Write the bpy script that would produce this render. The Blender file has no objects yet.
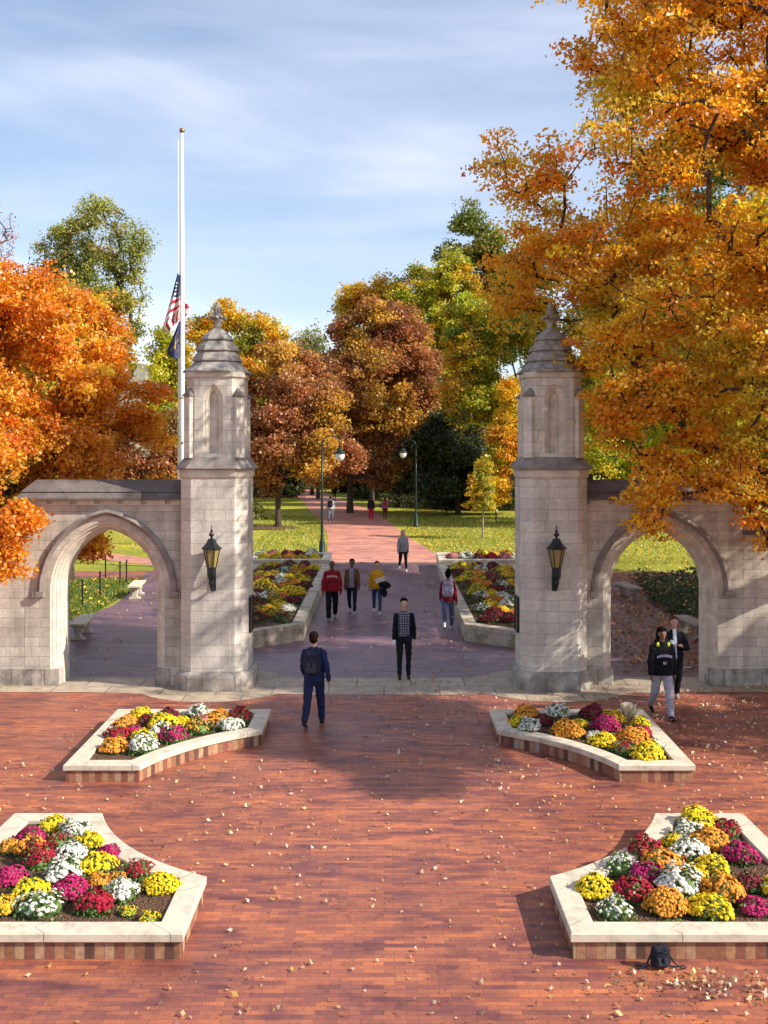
import bpy, bmesh, math, random
import numpy as np
from mathutils import Vector, Matrix, noise as mnoise
R = math.radians
scene = bpy.context.scene
C = scene.collection
F, HC, HY, CX = 1060.0, 5.0, 450.0, 384.0
def G(px, py, z=0.0):
    Y = F*(HC-z)/(py-HY)
    return ((px-CX)*Y/F, Y)
def W(px, py, Y):
    return ((px-CX)*Y/F, Y, HC-(py-HY)*Y/F)

# ------------------------------------------------------------------ helpers
class MB:
    def __init__(s): s.v=[]; s.f=[]; s.mi=[]; s.uv=None
    def add(s, vs, fs, mi=0):
        o=len(s.v); s.v += [tuple(p) for p in vs]
        s.f += [tuple(i+o for i in f) for f in fs]; s.mi += [mi]*len(fs)
    def box(s, x0,x1,y0,y1,z0,z1, mi=0):
        s.add([(x0,y0,z0),(x1,y0,z0),(x1,y1,z0),(x0,y1,z0),(x0,y0,z1),(x1,y0,z1),(x1,y1,z1),(x0,y1,z1)],
              [(0,3,2,1),(4,5,6,7),(0,1,5,4),(1,2,6,5),(2,3,7,6),(3,0,4,7)], mi)
    def loft(s, rings, mi=0, caps=True):
        n=len(rings[0]); vs=[p for r in rings for p in r]; fs=[]
        for k in range(len(rings)-1):
            for i in range(n):
                j=(i+1)%n; fs.append((k*n+i,k*n+j,(k+1)*n+j,(k+1)*n+i))
        if caps:
            fs.append(tuple(reversed(range(n)))); fs.append(tuple((len(rings)-1)*n+i for i in range(n)))
        s.add(vs, fs, mi)
    def tube(s, pts, rs, n=8, mi=0):
        pts=[Vector(p) for p in pts]
        if not hasattr(rs,'__len__'): rs=[rs]*len(pts)
        rings=[]
        prev=None
        for k,p in enumerate(pts):
            d=(pts[min(k+1,len(pts)-1)]-pts[max(k-1,0)])
            if d.length<1e-9: d=Vector((0,0,1))
            d.normalize()
            if prev is None:
                a=Vector((1,0,0)) if abs(d.x)<.8 else Vector((0,1,0))
                u=d.cross(a).normalized()
            else:
                u=(prev-d*prev.dot(d)).normalized()
            prev=u; v=d.cross(u)
            rings.append([p+(u*math.cos(t)+v*math.sin(t))*rs[k] for t in [2*math.pi*i/n for i in range(n)]])
        s.loft(rings, mi)
    def lathe(s, prof, c=(0,0,0), n=12, mi=0, rot=0):
        s.loft([[(c[0]+r*math.cos(rot+2*math.pi*i/n), c[1]+r*math.sin(rot+2*math.pi*i/n), c[2]+z) for i in range(n)] for r,z in prof], mi)
    def ell(s, c, rx, ry, rz, n=12, m=8, mi=0):
        rings=[]
        for k in range(1,m):
            t=math.pi*k/m
            rings.append([(c[0]+rx*math.sin(t)*math.cos(2*math.pi*i/n), c[1]+ry*math.sin(t)*math.sin(2*math.pi*i/n), c[2]-rz*math.cos(t)) for i in range(n)])
        s.loft(rings, mi)
    def build(s, name, mats, parent=None, smooth=False, bevel=0):
        me=bpy.data.meshes.new(name); me.from_pydata(s.v,[],s.f)
        if not isinstance(mats,(list,tuple)): mats=[mats]
        for m in mats: me.materials.append(m)
        if len(mats)>1: me.polygons.foreach_set('material_index', s.mi)
        me.validate(); me.update()
        bm=bmesh.new(); bm.from_mesh(me); bmesh.ops.recalc_face_normals(bm, faces=bm.faces)
        if bevel:
            es=[e for e in bm.edges if len(e.link_faces)==2 and e.calc_face_angle(0)>R(25)]
            bmesh.ops.bevel(bm, geom=es, offset=bevel, segments=1, affect='EDGES', clamp_overlap=True)
        bm.to_mesh(me); bm.free()
        if smooth:
            me.polygons.foreach_set('use_smooth',[True]*len(me.polygons))
        o=bpy.data.objects.new(name, me); C.objects.link(o)
        if parent: o.parent=parent
        return o
def np_mesh(name, V, nper, mats, parent=None, col=None, mi=None):
    """quads (or n-gons) given as an array (k*nper,3)"""
    me=bpy.data.meshes.new(name); k=len(V)//nper
    me.vertices.add(len(V)); me.vertices.foreach_set('co', np.asarray(V,dtype=np.float32).ravel())
    me.loops.add(len(V)); me.loops.foreach_set('vertex_index', np.arange(len(V),dtype=np.int32))
    me.polygons.add(k); me.polygons.foreach_set('loop_start', np.arange(0,len(V),nper,dtype=np.int32))
    me.polygons.foreach_set('loop_total', np.full(k,nper,dtype=np.int32))
    if not isinstance(mats,(list,tuple)): mats=[mats]
    for m in mats: me.materials.append(m)
    if mi is not None: me.polygons.foreach_set('material_index', mi)
    if col is not None:
        a=me.color_attributes.new('col','FLOAT_COLOR','POINT')
        cc=np.ones((len(V),4),dtype=np.float32); cc[:,:3]=np.repeat(col,nper,axis=0)
        a.data.foreach_set('color', cc.ravel())
    me.update()
    o=bpy.data.objects.new(name, me); C.objects.link(o)
    if parent: o.parent=parent
    return o
def tag(o, label=None, cat=None, group=None, kind=None):
    if label: o['label']=label
    if cat: o['category']=cat
    if group: o['group']=group
    if kind: o['kind']=kind
    return o
def thing(name, label, cat, loc=(0,0,0), rz=0, group=None):
    o=bpy.data.objects.new(name,None); C.objects.link(o); o.location=loc; o.rotation_euler=(0,0,rz)
    o.empty_display_size=.2
    return tag(o,label,cat,group)
def copy_tree(root, loc=None, rz=None, parent=None):
    r=root.copy(); C.objects.link(r); r.parent=parent
    if loc is not None: r.location=loc
    if rz is not None: r.rotation_euler=(0,0,rz)
    for ch in list(root.children): copy_tree(ch, parent=r)
    return r

# ------------------------------------------------------------------ materials
def newmat(name):
    m=bpy.data.materials.new(name); m.use_nodes=True
    nt=m.node_tree; b=nt.nodes['Principled BSDF']
    return m,nt,b
def N(nt,t,**kw):
    n=nt.nodes.new(t)
    for k,v in kw.items():
        if k in n.inputs: n.inputs[k].default_value=v
        else: setattr(n,k,v)
    return n
def rgba(c): return (c[0],c[1],c[2],1)
def ramp(nt, stops, interp='LINEAR'):
    n=nt.nodes.new('ShaderNodeValToRGB'); n.color_ramp.interpolation=interp
    e=n.color_ramp.elements
    while len(e)<len(stops): e.new(.5)
    for i,(p,c) in enumerate(stops):
        e[i].position=p; e[i].color=rgba(c) if hasattr(c,'__len__') else (c,c,c,1)
    return n
def mixc(nt, a, b, fac, mode='MIX'):
    n=nt.nodes.new('ShaderNodeMix'); n.data_type='RGBA'; n.blend_type=mode
    for v,i in ((fac,0),(a,6),(b,7)):
        if isinstance(v,(int,float)): n.inputs[i].default_value=v
        elif isinstance(v,tuple): n.inputs[i].default_value=rgba(v)
        else: nt.links.new(v,n.inputs[i])
    return n.outputs[2]
def plain(name, col, rough=.6, var=.12, scale=8, metal=0, spec=.4, bump=.1):
    m,nt,b=newmat(name); L=nt.links.new
    tc=N(nt,'ShaderNodeTexCoord'); no=N(nt,'ShaderNodeTexNoise',Scale=scale,Detail=5.0)
    L(tc.outputs['Object'],no.inputs['Vector'])
    r=ramp(nt,[(.3,tuple(c*(1-var*1.6) for c in col)),(.7,tuple(min(1,c*(1+var)) for c in col))])
    L(no.outputs['Fac'],r.inputs[0]); L(r.outputs[0],b.inputs['Base Color'])
    b.inputs['Roughness'].default_value=rough; b.inputs['Metallic'].default_value=metal
    b.inputs['Specular IOR Level'].default_value=spec
    if bump:
        bp=N(nt,'ShaderNodeBump',Strength=bump,Distance=.02); L(no.outputs['Fac'],bp.inputs['Height']); L(bp.outputs[0],b.inputs['Normal'])
    return m

def ashlar(name, c1, c2, mortar, bw=.58, rh=.205, stain=.35, planar='xz', msize=.008, frq=1.0):
    m,nt,b=newmat(name); L=nt.links.new
    tc=N(nt,'ShaderNodeTexCoord'); sp=N(nt,'ShaderNodeSeparateXYZ'); L(tc.outputs['Object'],sp.inputs[0])
    ad=N(nt,'ShaderNodeMath',operation='ADD'); L(sp.outputs['X'],ad.inputs[0]); L(sp.outputs['Y'],ad.inputs[1])
    cb=N(nt,'ShaderNodeCombineXYZ'); L(ad.outputs[0],cb.inputs[0]); L(sp.outputs['Z'],cb.inputs[1])
    br=N(nt,'ShaderNodeTexBrick',Scale=1.0); L(cb.outputs[0],br.inputs['Vector'])
    br.inputs['Color1'].default_value=rgba(c1); br.inputs['Color2'].default_value=rgba(c2); br.inputs['Mortar'].default_value=rgba(mortar)
    br.inputs['Mortar Size'].default_value=msize; br.inputs['Mortar Smooth'].default_value=.3
    br.inputs['Brick Width'].default_value=bw; br.inputs['Row Height'].default_value=rh; br.inputs['Bias'].default_value=-.1
    br.offset=.5; br.squash=.7; br.squash_frequency=3
    n1=N(nt,'ShaderNodeTexNoise',Scale=1.1*frq,Detail=7.0,Roughness=.65); L(tc.outputs['Object'],n1.inputs['Vector'])
    r1=ramp(nt,[(.42,(1-stain,)*3),(.62,(1.06,)*3)]); L(n1.outputs['Fac'],r1.inputs[0])
    n2=N(nt,'ShaderNodeTexNoise',Scale=14.0,Detail=8.0,Roughness=.7); L(tc.outputs['Object'],n2.inputs['Vector'])
    r2=ramp(nt,[(.3,(.82,)*3),(.7,(1.1,)*3)]); L(n2.outputs['Fac'],r2.inputs[0])
    # vertical weathering streaks
    mp=N(nt,'ShaderNodeMapping'); mp.inputs['Scale'].default_value=(5,5,.35); L(tc.outputs['Object'],mp.inputs[0])
    n3=N(nt,'ShaderNodeTexNoise',Scale=1.0,Detail=5.0); L(mp.outputs[0],n3.inputs['Vector'])
    r3=ramp(nt,[(.36,(.74,.73,.74)),(.56,(1,1,1))]); L(n3.outputs['Fac'],r3.inputs[0])
    a=mixc(nt,br.outputs['Color'],r1.outputs[0],.8,'MULTIPLY'); a=mixc(nt,a,r2.outputs[0],1.0,'MULTIPLY'); a=mixc(nt,a,r3.outputs[0],.7,'MULTIPLY')
    L(a,b.inputs['Base Color']); b.inputs['Roughness'].default_value=.85; b.inputs['Specular IOR Level'].default_value=.25
    bp=N(nt,'ShaderNodeBump',Strength=.5,Distance=.01)
    mx=N(nt,'ShaderNodeMath',operation='MULTIPLY_ADD'); L(br.outputs['Fac'],mx.inputs[0]); mx.inputs[1].default_value=-1.0; L(n2.outputs['Fac'],mx.inputs[2])
    L(mx.outputs[0],bp.inputs['Height']); L(bp.outputs[0],b.inputs['Normal'])
    return m
M={}
M['stone']=ashlar('limestone_ashlar',(.70,.62,.51),(.53,.46,.385),(.42,.37,.31),stain=.30,msize=.007)
M['tower']=ashlar('limestone_tower',(.74,.675,.575),(.62,.56,.48),(.46,.41,.35),bw=.62,rh=.235,stain=.22,msize=.006)
M['trim']=plain('limestone_trim',(.60,.53,.44),.85,.16,5,spec=.2,bump=.15)
M['hood']=plain('weathered_trim',(.27,.225,.20),.9,.25,4,spec=.2,bump=.2)
M['plinth']=ashlar('stained_plinth',(.50,.44,.37),(.42,.36,.31),(.25,.22,.2),bw=.95,rh=.6,stain=.6,frq=2.2)
M['slate']=ashlar('weathered_coping',(.20,.165,.15),(.16,.135,.125),(.09,.08,.08),bw=.95,rh=3.0,stain=.35)
M['spire']=plain('spire_stone',(.33,.30,.27),.9,.3,7,spec=.2,bump=.25)
M['thresh']=None

def flags():
    m,nt,b=newmat('threshold_slabs'); L=nt.links.new
    tc=N(nt,'ShaderNodeTexCoord')
    br=N(nt,'ShaderNodeTexBrick',Scale=1.0); L(tc.outputs['Object'],br.inputs['Vector'])
    br.inputs['Color1'].default_value=(.50,.40,.29,1); br.inputs['Color2'].default_value=(.40,.32,.235,1); br.inputs['Mortar'].default_value=(.16,.13,.11,1)
    br.inputs['Brick Width'].default_value=1.15; br.inputs['Row Height'].default_value=.8; br.inputs['Mortar Size'].default_value=.012
    n1=N(nt,'ShaderNodeTexNoise',Scale=3.0,Detail=9.0,Roughness=.7); L(tc.outputs['Object'],n1.inputs['Vector'])
    r1=ramp(nt,[(.3,(.62,.6,.58)),(.7,(1.1,1.1,1.1))]); L(n1.outputs['Fac'],r1.inputs[0])
    L(mixc(nt,br.outputs['Color'],r1.outputs[0],1.0,'MULTIPLY'),b.inputs['Base Color']); b.inputs['Roughness'].default_value=.7
    return m
M['thresh']=flags()

def paving(name, c1=(.43,.140,.066), c2=(.235,.076,.060), cm=(.19,.072,.05), ro=(.40,.64), sp=.6):
    m,nt,b=newmat(name); L=nt.links.new
    tc=N(nt,'ShaderNodeTexCoord')
    br=N(nt,'ShaderNodeTexBrick',Scale=1.0); L(tc.outputs['Object'],br.inputs['Vector'])
    br.inputs['Color1'].default_value=rgba(c1); br.inputs['Color2'].default_value=rgba(c2)
    br.inputs['Mortar'].default_value=rgba(cm)
    br.inputs['Brick Width'].default_value=.205; br.inputs['Row Height'].default_value=.075; br.inputs['Mortar Size'].default_value=.004; br.inputs['Mortar Smooth'].default_value=.4
    br.inputs['Bias'].default_value=-.15
    # a second coarser grouping so that batches of bricks differ
    br2=N(nt,'ShaderNodeTexBrick',Scale=1.0); L(tc.outputs['Object'],br2.inputs['Vector'])
    br2.inputs['Color1'].default_value=(1.15,1.12,1.0,1); br2.inputs['Color2'].default_value=(.74,.72,.85,1); br2.inputs['Mortar'].default_value=(1,1,1,1)
    br2.inputs['Mortar Size'].default_value=0.0; br2.inputs['Brick Width'].default_value=.615; br2.inputs['Row Height'].default_value=.075
    mp=N(nt,'ShaderNodeMapping'); mp.inputs['Scale'].default_value=(.6,2.2,1); L(tc.outputs['Object'],mp.inputs[0])
    n1=N(nt,'ShaderNodeTexNoise',Scale=1.3,Detail=6.0,Roughness=.6,Distortion=.6); L(mp.outputs[0],n1.inputs['Vector'])
    r1=ramp(nt,[(.38,(.60,.56,.80)),(.50,(1,1,1)),(.66,(1.22,1.18,.98))]); L(n1.outputs['Fac'],r1.inputs[0])
    n2=N(nt,'ShaderNodeTexNoise',Scale=.45,Detail=5.0,Roughness=.6); L(tc.outputs['Object'],n2.inputs['Vector'])
    r2=ramp(nt,[(.35,(.80,.80,.90)),(.6,(1.05,1.05,1.05))]); L(n2.outputs['Fac'],r2.inputs[0])
    n3=N(nt,'ShaderNodeTexNoise',Scale=45.0,Detail=4.0); L(tc.outputs['Object'],n3.inputs['Vector'])
    r3=ramp(nt,[(.3,(.8,.8,.8)),(.7,(1.15,1.15,1.15))]); L(n3.outputs['Fac'],r3.inputs[0])
    a=mixc(nt,br.outputs['Color'],br2.outputs['Color'],.85,'MULTIPLY'); a=mixc(nt,a,r1.outputs[0],.9,'MULTIPLY'); a=mixc(nt,a,r2.outputs[0],1.0,'MULTIPLY'); a=mixc(nt,a,r3.outputs[0],1.0,'MULTIPLY')
    n5=N(nt,'ShaderNodeTexNoise',Scale=1.7,Detail=10.0,Roughness=.75,Distortion=1.0); L(tc.outputs['Object'],n5.inputs['Vector'])
    r5=ramp(nt,[(.34,(.60,.60,.66)),(.46,(1,1,1)),(.60,(1,1,1)),(.75,(1.22,1.26,1.3))]); L(n5.outputs['Fac'],r5.inputs[0])
    vo=N(nt,'ShaderNodeTexVoronoi',Scale=2.6); L(tc.outputs['Object'],vo.inputs['Vector']); r6=ramp(nt,[(.028,(.45,.42,.42)),(.05,(1,1,1))]); L(vo.outputs['Distance'],r6.inputs[0])
    a=mixc(nt,a,r5.outputs[0],.85,'MULTIPLY'); a=mixc(nt,a,r6.outputs[0],.8,'MULTIPLY')
    L(a,b.inputs['Base Color'])
    rr=ramp(nt,[(.3,ro[0]),(.7,ro[1])]); L(n2.outputs['Fac'],rr.inputs[0]); L(rr.outputs[0],b.inputs['Roughness'])
    b.inputs['Specular IOR Level'].default_value=sp
    bp=N(nt,'ShaderNodeBump',Strength=.15,Distance=.004); L(br.outputs['Fac'],bp.inputs['Height']); bp.invert=True; L(bp.outputs[0],b.inputs['Normal'])
    return m
M['paving']=paving('red_brick_paving')
M['walk']=paving('shade_tinted_brick_paving',(.235,.118,.138),(.135,.080,.108),(.14,.085,.085),(.28,.5),1.0)  # brick inside the gate, with the violet of its shade mixed into the colour
M['path']=paving('sunlit_brick_path',(.76,.34,.22),(.56,.235,.165),(.42,.19,.13))  # same brick brightened, sunlight put into its colour

def planter_brick():
    m,nt,b=newmat('planter_soldier_brick'); L=nt.links.new
    uv=N(nt,'ShaderNodeUVMap'); sp=N(nt,'ShaderNodeSeparateXYZ'); L(uv.outputs[0],sp.inputs[0])
    dv=N(nt,'ShaderNodeMath',operation='DIVIDE'); L(sp.outputs['X'],dv.inputs[0]); dv.inputs[1].default_value=.098
    fl=N(nt,'ShaderNodeMath',operation='FLOOR'); L(dv.outputs[0],fl.inputs[0])
    fr=N(nt,'ShaderNodeMath',operation='FRACT'); L(dv.outputs[0],fr.inputs[0])
    wn=N(nt,'ShaderNodeTexWhiteNoise',noise_dimensions='1D'); L(fl.outputs[0],wn.inputs['W'])
    rp=ramp(nt,[(0,(.12,.05,.032)),(.15,(.27,.11,.055)),(.36,(.38,.19,.095)),(.55,(.24,.08,.05)),(.72,(.42,.25,.14)),(.86,(.34,.26,.22)),(.93,(.32,.13,.08))],'CONSTANT'); L(wn.outputs['Value'],rp.inputs[0])
    lt=N(nt,'ShaderNodeMath',operation='LESS_THAN'); L(fr.outputs[0],lt.inputs[0]); lt.inputs[1].default_value=.09
    tc=N(nt,'ShaderNodeTexCoord'); no=N(nt,'ShaderNodeTexNoise',Scale=22.0,Detail=6.0); L(tc.outputs['Object'],no.inputs['Vector'])
    r3=ramp(nt,[(.3,(.72,.72,.72)),(.7,(1.15,1.15,1.15))]); L(no.outputs['Fac'],r3.inputs[0])
    a=mixc(nt,rp.outputs[0],(.17,.12,.09),lt.outputs[0]); L(mixc(nt,a,r3.outputs[0],1.0,'MULTIPLY'),b.inputs['Base Color'])
    b.inputs['Roughness'].default_value=.8
    bp=N(nt,'ShaderNodeBump',Strength=.4,Distance=.008); bp.invert=True; L(lt.outputs[0],bp.inputs['Height']); L(bp.outputs[0],b.inputs['Normal'])
    return m
M['pbrick']=planter_brick()
def capstone(name,c,moss=0):
    m,nt,b=newmat(name); L=nt.links.new
    uv=N(nt,'ShaderNodeUVMap'); sp=N(nt,'ShaderNodeSeparateXYZ'); L(uv.outputs[0],sp.inputs[0])
    dv=N(nt,'ShaderNodeMath',operation='DIVIDE'); L(sp.outputs['X'],dv.inputs[0]); dv.inputs[1].default_value=1.23
    fr=N(nt,'ShaderNodeMath',operation='FRACT'); L(dv.outputs[0],fr.inputs[0])
    lt=N(nt,'ShaderNodeMath',operation='LESS_THAN'); L(fr.outputs[0],lt.inputs[0]); lt.inputs[1].default_value=.008
    tc=N(nt,'ShaderNodeTexCoord'); no=N(nt,'ShaderNodeTexNoise',Scale=3.5,Detail=9.0,Roughness=.7); L(tc.outputs['Object'],no.inputs['Vector'])
    r3=ramp(nt,[(.34,tuple(x*.62 for x in c)),(.5,c),(.7,tuple(min(1,x*1.1) for x in c))]); L(no.outputs['Fac'],r3.inputs[0])
    col=r3.outputs[0]
    if moss:
        n4=N(nt,'ShaderNodeTexNoise',Scale=1.6,Detail=8.0,Roughness=.7); L(tc.outputs['Object'],n4.inputs['Vector'])
        r4=ramp(nt,[(.5,0.0),(.6,1.0)]); L(n4.outputs['Fac'],r4.inputs[0])
        ge=N(nt,'ShaderNodeNewGeometry'); s2=N(nt,'ShaderNodeSeparateXYZ'); L(ge.outputs['Normal'],s2.inputs[0])
        mu=N(nt,'ShaderNodeMath',operation='MULTIPLY'); L(r4.outputs[0],mu.inputs[0]); mu.inputs[1].default_value=moss
        col=mixc(nt,col,(.16,.15,.03),mu.outputs[0])
    L(mixc(nt,col,(.2,.17,.14),lt.outputs[0]),b.inputs['Base Color']); b.inputs['Roughness'].default_value=.8
    bp=N(nt,'ShaderNodeBump',Strength=.2,Distance=.01); L(no.outputs['Fac'],bp.inputs['Height']); L(bp.outputs[0],b.inputs['Normal'])
    return m
M['cap']=capstone('cut_limestone_cap',(.60,.52,.40))
M['capmoss']=capstone('mossy_limestone',(.50,.42,.32),.65)
def mulch():
    m,nt,b=newmat('bark_mulch'); L=nt.links.new
    tc=N(nt,'ShaderNodeTexCoord'); no=N(nt,'ShaderNodeTexNoise',Scale=28.0,Detail=8.0,Roughness=.8); L(tc.outputs['Object'],no.inputs['Vector'])
    vo=N(nt,'ShaderNodeTexVoronoi',Scale=38.0); L(tc.outputs['Object'],vo.inputs['Vector'])
    r=ramp(nt,[(.3,(.035,.018,.01)),(.5,(.13,.062,.03)),(.7,(.30,.17,.09))]); L(no.outputs['Fac'],r.inputs[0])
    L(mixc(nt,r.outputs[0],vo.outputs['Color'],.18,'MULTIPLY'),b.inputs['Base Color']); b.inputs['Roughness'].default_value=.95
    bp=N(nt,'ShaderNodeBump',Strength=1.0,Distance=.04); L(vo.outputs['Distance'],bp.inputs['Height']); L(bp.outputs[0],b.inputs['Normal'])
    return m
M['mulch']=mulch()
def lawn():
    m,nt,b=newmat('autumn_lawn'); L=nt.links.new
    tc=N(nt,'ShaderNodeTexCoord')
    n1=N(nt,'ShaderNodeTexNoise',Scale=.16,Detail=6.0,Roughness=.6); L(tc.outputs['Object'],n1.inputs['Vector'])
    n2=N(nt,'ShaderNodeTexNoise',Scale=7.0,Detail=9.0,Roughness=.8); L(tc.outputs['Object'],n2.inputs['Vector'])
    r1=ramp(nt,[(.35,(.23,.25,.035)),(.55,(.36,.35,.05)),(.7,(.46,.40,.07))]); L(n1.outputs['Fac'],r1.inputs[0])
    r2=ramp(nt,[(.3,(.55,.6,.5)),(.5,(1,1,1)),(.68,(1.35,1.2,1.1))]); L(n2.outputs['Fac'],r2.inputs[0])
    L(mixc(nt,r1.outputs[0],r2.outputs[0],1.0,'MULTIPLY'),b.inputs['Base Color']); b.inputs['Roughness'].default_value=.9; b.inputs['Specular IOR Level'].default_value=.1
    bp=N(nt,'ShaderNodeBump',Strength=.9,Distance=.08); L(n2.outputs['Fac'],bp.inputs['Height']); L(bp.outputs[0],b.inputs['Normal'])
    return m
M['lawn']=lawn()
def leafmat(name, transl=.4, attr=True, col=(.1,.2,.05)):
    m=bpy.data.materials.new(name); m.use_nodes=True; nt=m.node_tree; nt.nodes.clear(); L=nt.links.new
    out=N(nt,'ShaderNodeOutputMaterial'); d=N(nt,'ShaderNodeBsdfDiffuse'); t=N(nt,'ShaderNodeBsdfTranslucent'); mx=N(nt,'ShaderNodeMixShader'); mx.inputs[0].default_value=transl
    g=N(nt,'ShaderNodeBsdfGlossy'); g.inputs['Roughness'].default_value=.45; g.inputs['Color'].default_value=(1,1,1,1); m2=N(nt,'ShaderNodeMixShader'); m2.inputs[0].default_value=.035
    if attr:
        a=N(nt,'ShaderNodeAttribute',attribute_name='col'); src=a.outputs['Color']
        L(src,d.inputs['Color']); L(src,t.inputs['Color'])
    else:
        d.inputs['Color'].default_value=rgba(col); t.inputs['Color'].default_value=rgba(col)
    L(d.outputs[0],mx.inputs[1]); L(t.outputs[0],mx.inputs[2]); L(mx.outputs[0],m2.inputs[1]); L(g.outputs[0],m2.inputs[2]); L(m2.outputs[0],out.inputs[0])
    return m
M['leaf']=leafmat('leaf',.55)
M['litter']=leafmat('dry_leaf',.1)
M['bark']=plain('bark',(.085,.06,.045),.95,.4,9,spec=.15,bump=.6)
M['iron']=plain('black_iron',(.018,.018,.022),.45,.2,12,metal=.3)
M['greenmetal']=plain('dark_green_metal',(.010,.026,.018),.4,.15,8,metal=.2)
M['white']=plain('white_paint',(.8,.8,.78),.35,.04,2)
M['gold']=plain('dull_gold',(.35,.22,.08),.4,.1,5,metal=.8)
M['bench']=plain('pale_cast_stone',(.62,.56,.42),.85,.15,9,spec=.2)
M['benchdark']=plain('darker_cast_stone',(.36,.30,.25),.9,.2,9,spec=.2)  # the bench stone again in a darker tone
def glass():
    m,nt,b=newmat('amber_glass'); b.inputs['Base Color'].default_value=(.27,.21,.07,1); b.inputs['Roughness'].default_value=.25; b.inputs['Specular IOR Level'].default_value=.6
    return m
M['amber']=glass()
M['globe']=plain('frosted_globe',(.75,.78,.76),.2,.03,3,spec=.6)

# ------------------------------------------------------------------ ground
def sheet(name, pts, z, m, kind='structure'):
    mb=MB(); mb.add([(x,y,z) for x,y in pts],[tuple(range(len(pts)))])
    o=mb.build(name,m); o['kind']=kind; return o
sheet('lawn',[(-700,-60),(700,-60),(700,1200),(-700,1200)],0.0,M['lawn'])
sheet('plaza',[(-40,-6),(40,-6),(40,23.4),(9.3,23.4),(9.2,30),(11.5,34),(12.5,43.4),(4.9,43.4),(4.9,47.6),(8.5,48.3),(8.5,52),(4.6,50.8),(2.6,50.8),(2.3,53.5),(-2.9,53.5),(-3.1,50.8),(-4.9,47.4),(-6.0,47.4),(-9.6,47.6),(-9.6,43.8),(-30,43.8),(-30,41.4),(-10,41.3),(-9.2,39),(-8.85,36.4),(-8.7,34),(-8.9,32.3),(-9.3,31.2),(-14,30.7),(-20,23.4),(-40,23.4)],.004,M['paving'])
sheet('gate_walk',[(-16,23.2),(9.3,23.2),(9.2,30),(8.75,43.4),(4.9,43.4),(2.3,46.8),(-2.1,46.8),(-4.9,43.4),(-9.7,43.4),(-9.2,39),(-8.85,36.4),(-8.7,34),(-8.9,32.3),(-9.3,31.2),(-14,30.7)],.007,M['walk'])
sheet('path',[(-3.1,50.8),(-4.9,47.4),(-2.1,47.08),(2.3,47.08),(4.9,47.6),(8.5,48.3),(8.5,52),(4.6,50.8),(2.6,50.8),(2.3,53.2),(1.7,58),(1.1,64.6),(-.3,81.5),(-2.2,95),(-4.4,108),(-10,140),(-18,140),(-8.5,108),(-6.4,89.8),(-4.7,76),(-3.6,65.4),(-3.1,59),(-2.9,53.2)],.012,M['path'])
sheet('side_path',[(-9.2,45.2),(-9.5,47.5),(-10.6,48.6),(-13.4,51.5),(-30,64),(-30,59.5),(-12.6,48)],.012,M['path'])
def circ(cx,cy,r,a0,a1,n): return [(cx+r*math.cos(R(a0+(a1-a0)*i/n)), cy+r*math.sin(R(a0+(a1-a0)*i/n))) for i in range(n+1)]
TX, TY = 3.56, 22.7
thr=[(-16,21.85),(-6.2,21.85)]+circ(-TX,TY,1.72,215,325,14)+[(-1.6,21.63),(1.6,21.63)]+circ(TX,TY,1.72,215,325,14)+[(6.2,21.85),(16,21.85),(16,23.3),(5.3,23.3)]+circ(TX,TY,1.5,30,150,12)+[(1.9,23.25),(-1.9,23.25)]+circ(-TX,TY,1.5,30,150,12)+[(-5.3,23.3),(-16,23.3)]
sheet('stone_threshold',thr,.010,M['thresh'])
sheet('stone_strip',[(-2.1,46.8),(2.3,46.8),(2.3,47.05),(-2.1,47.05)],.009,M['cap'])

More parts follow.
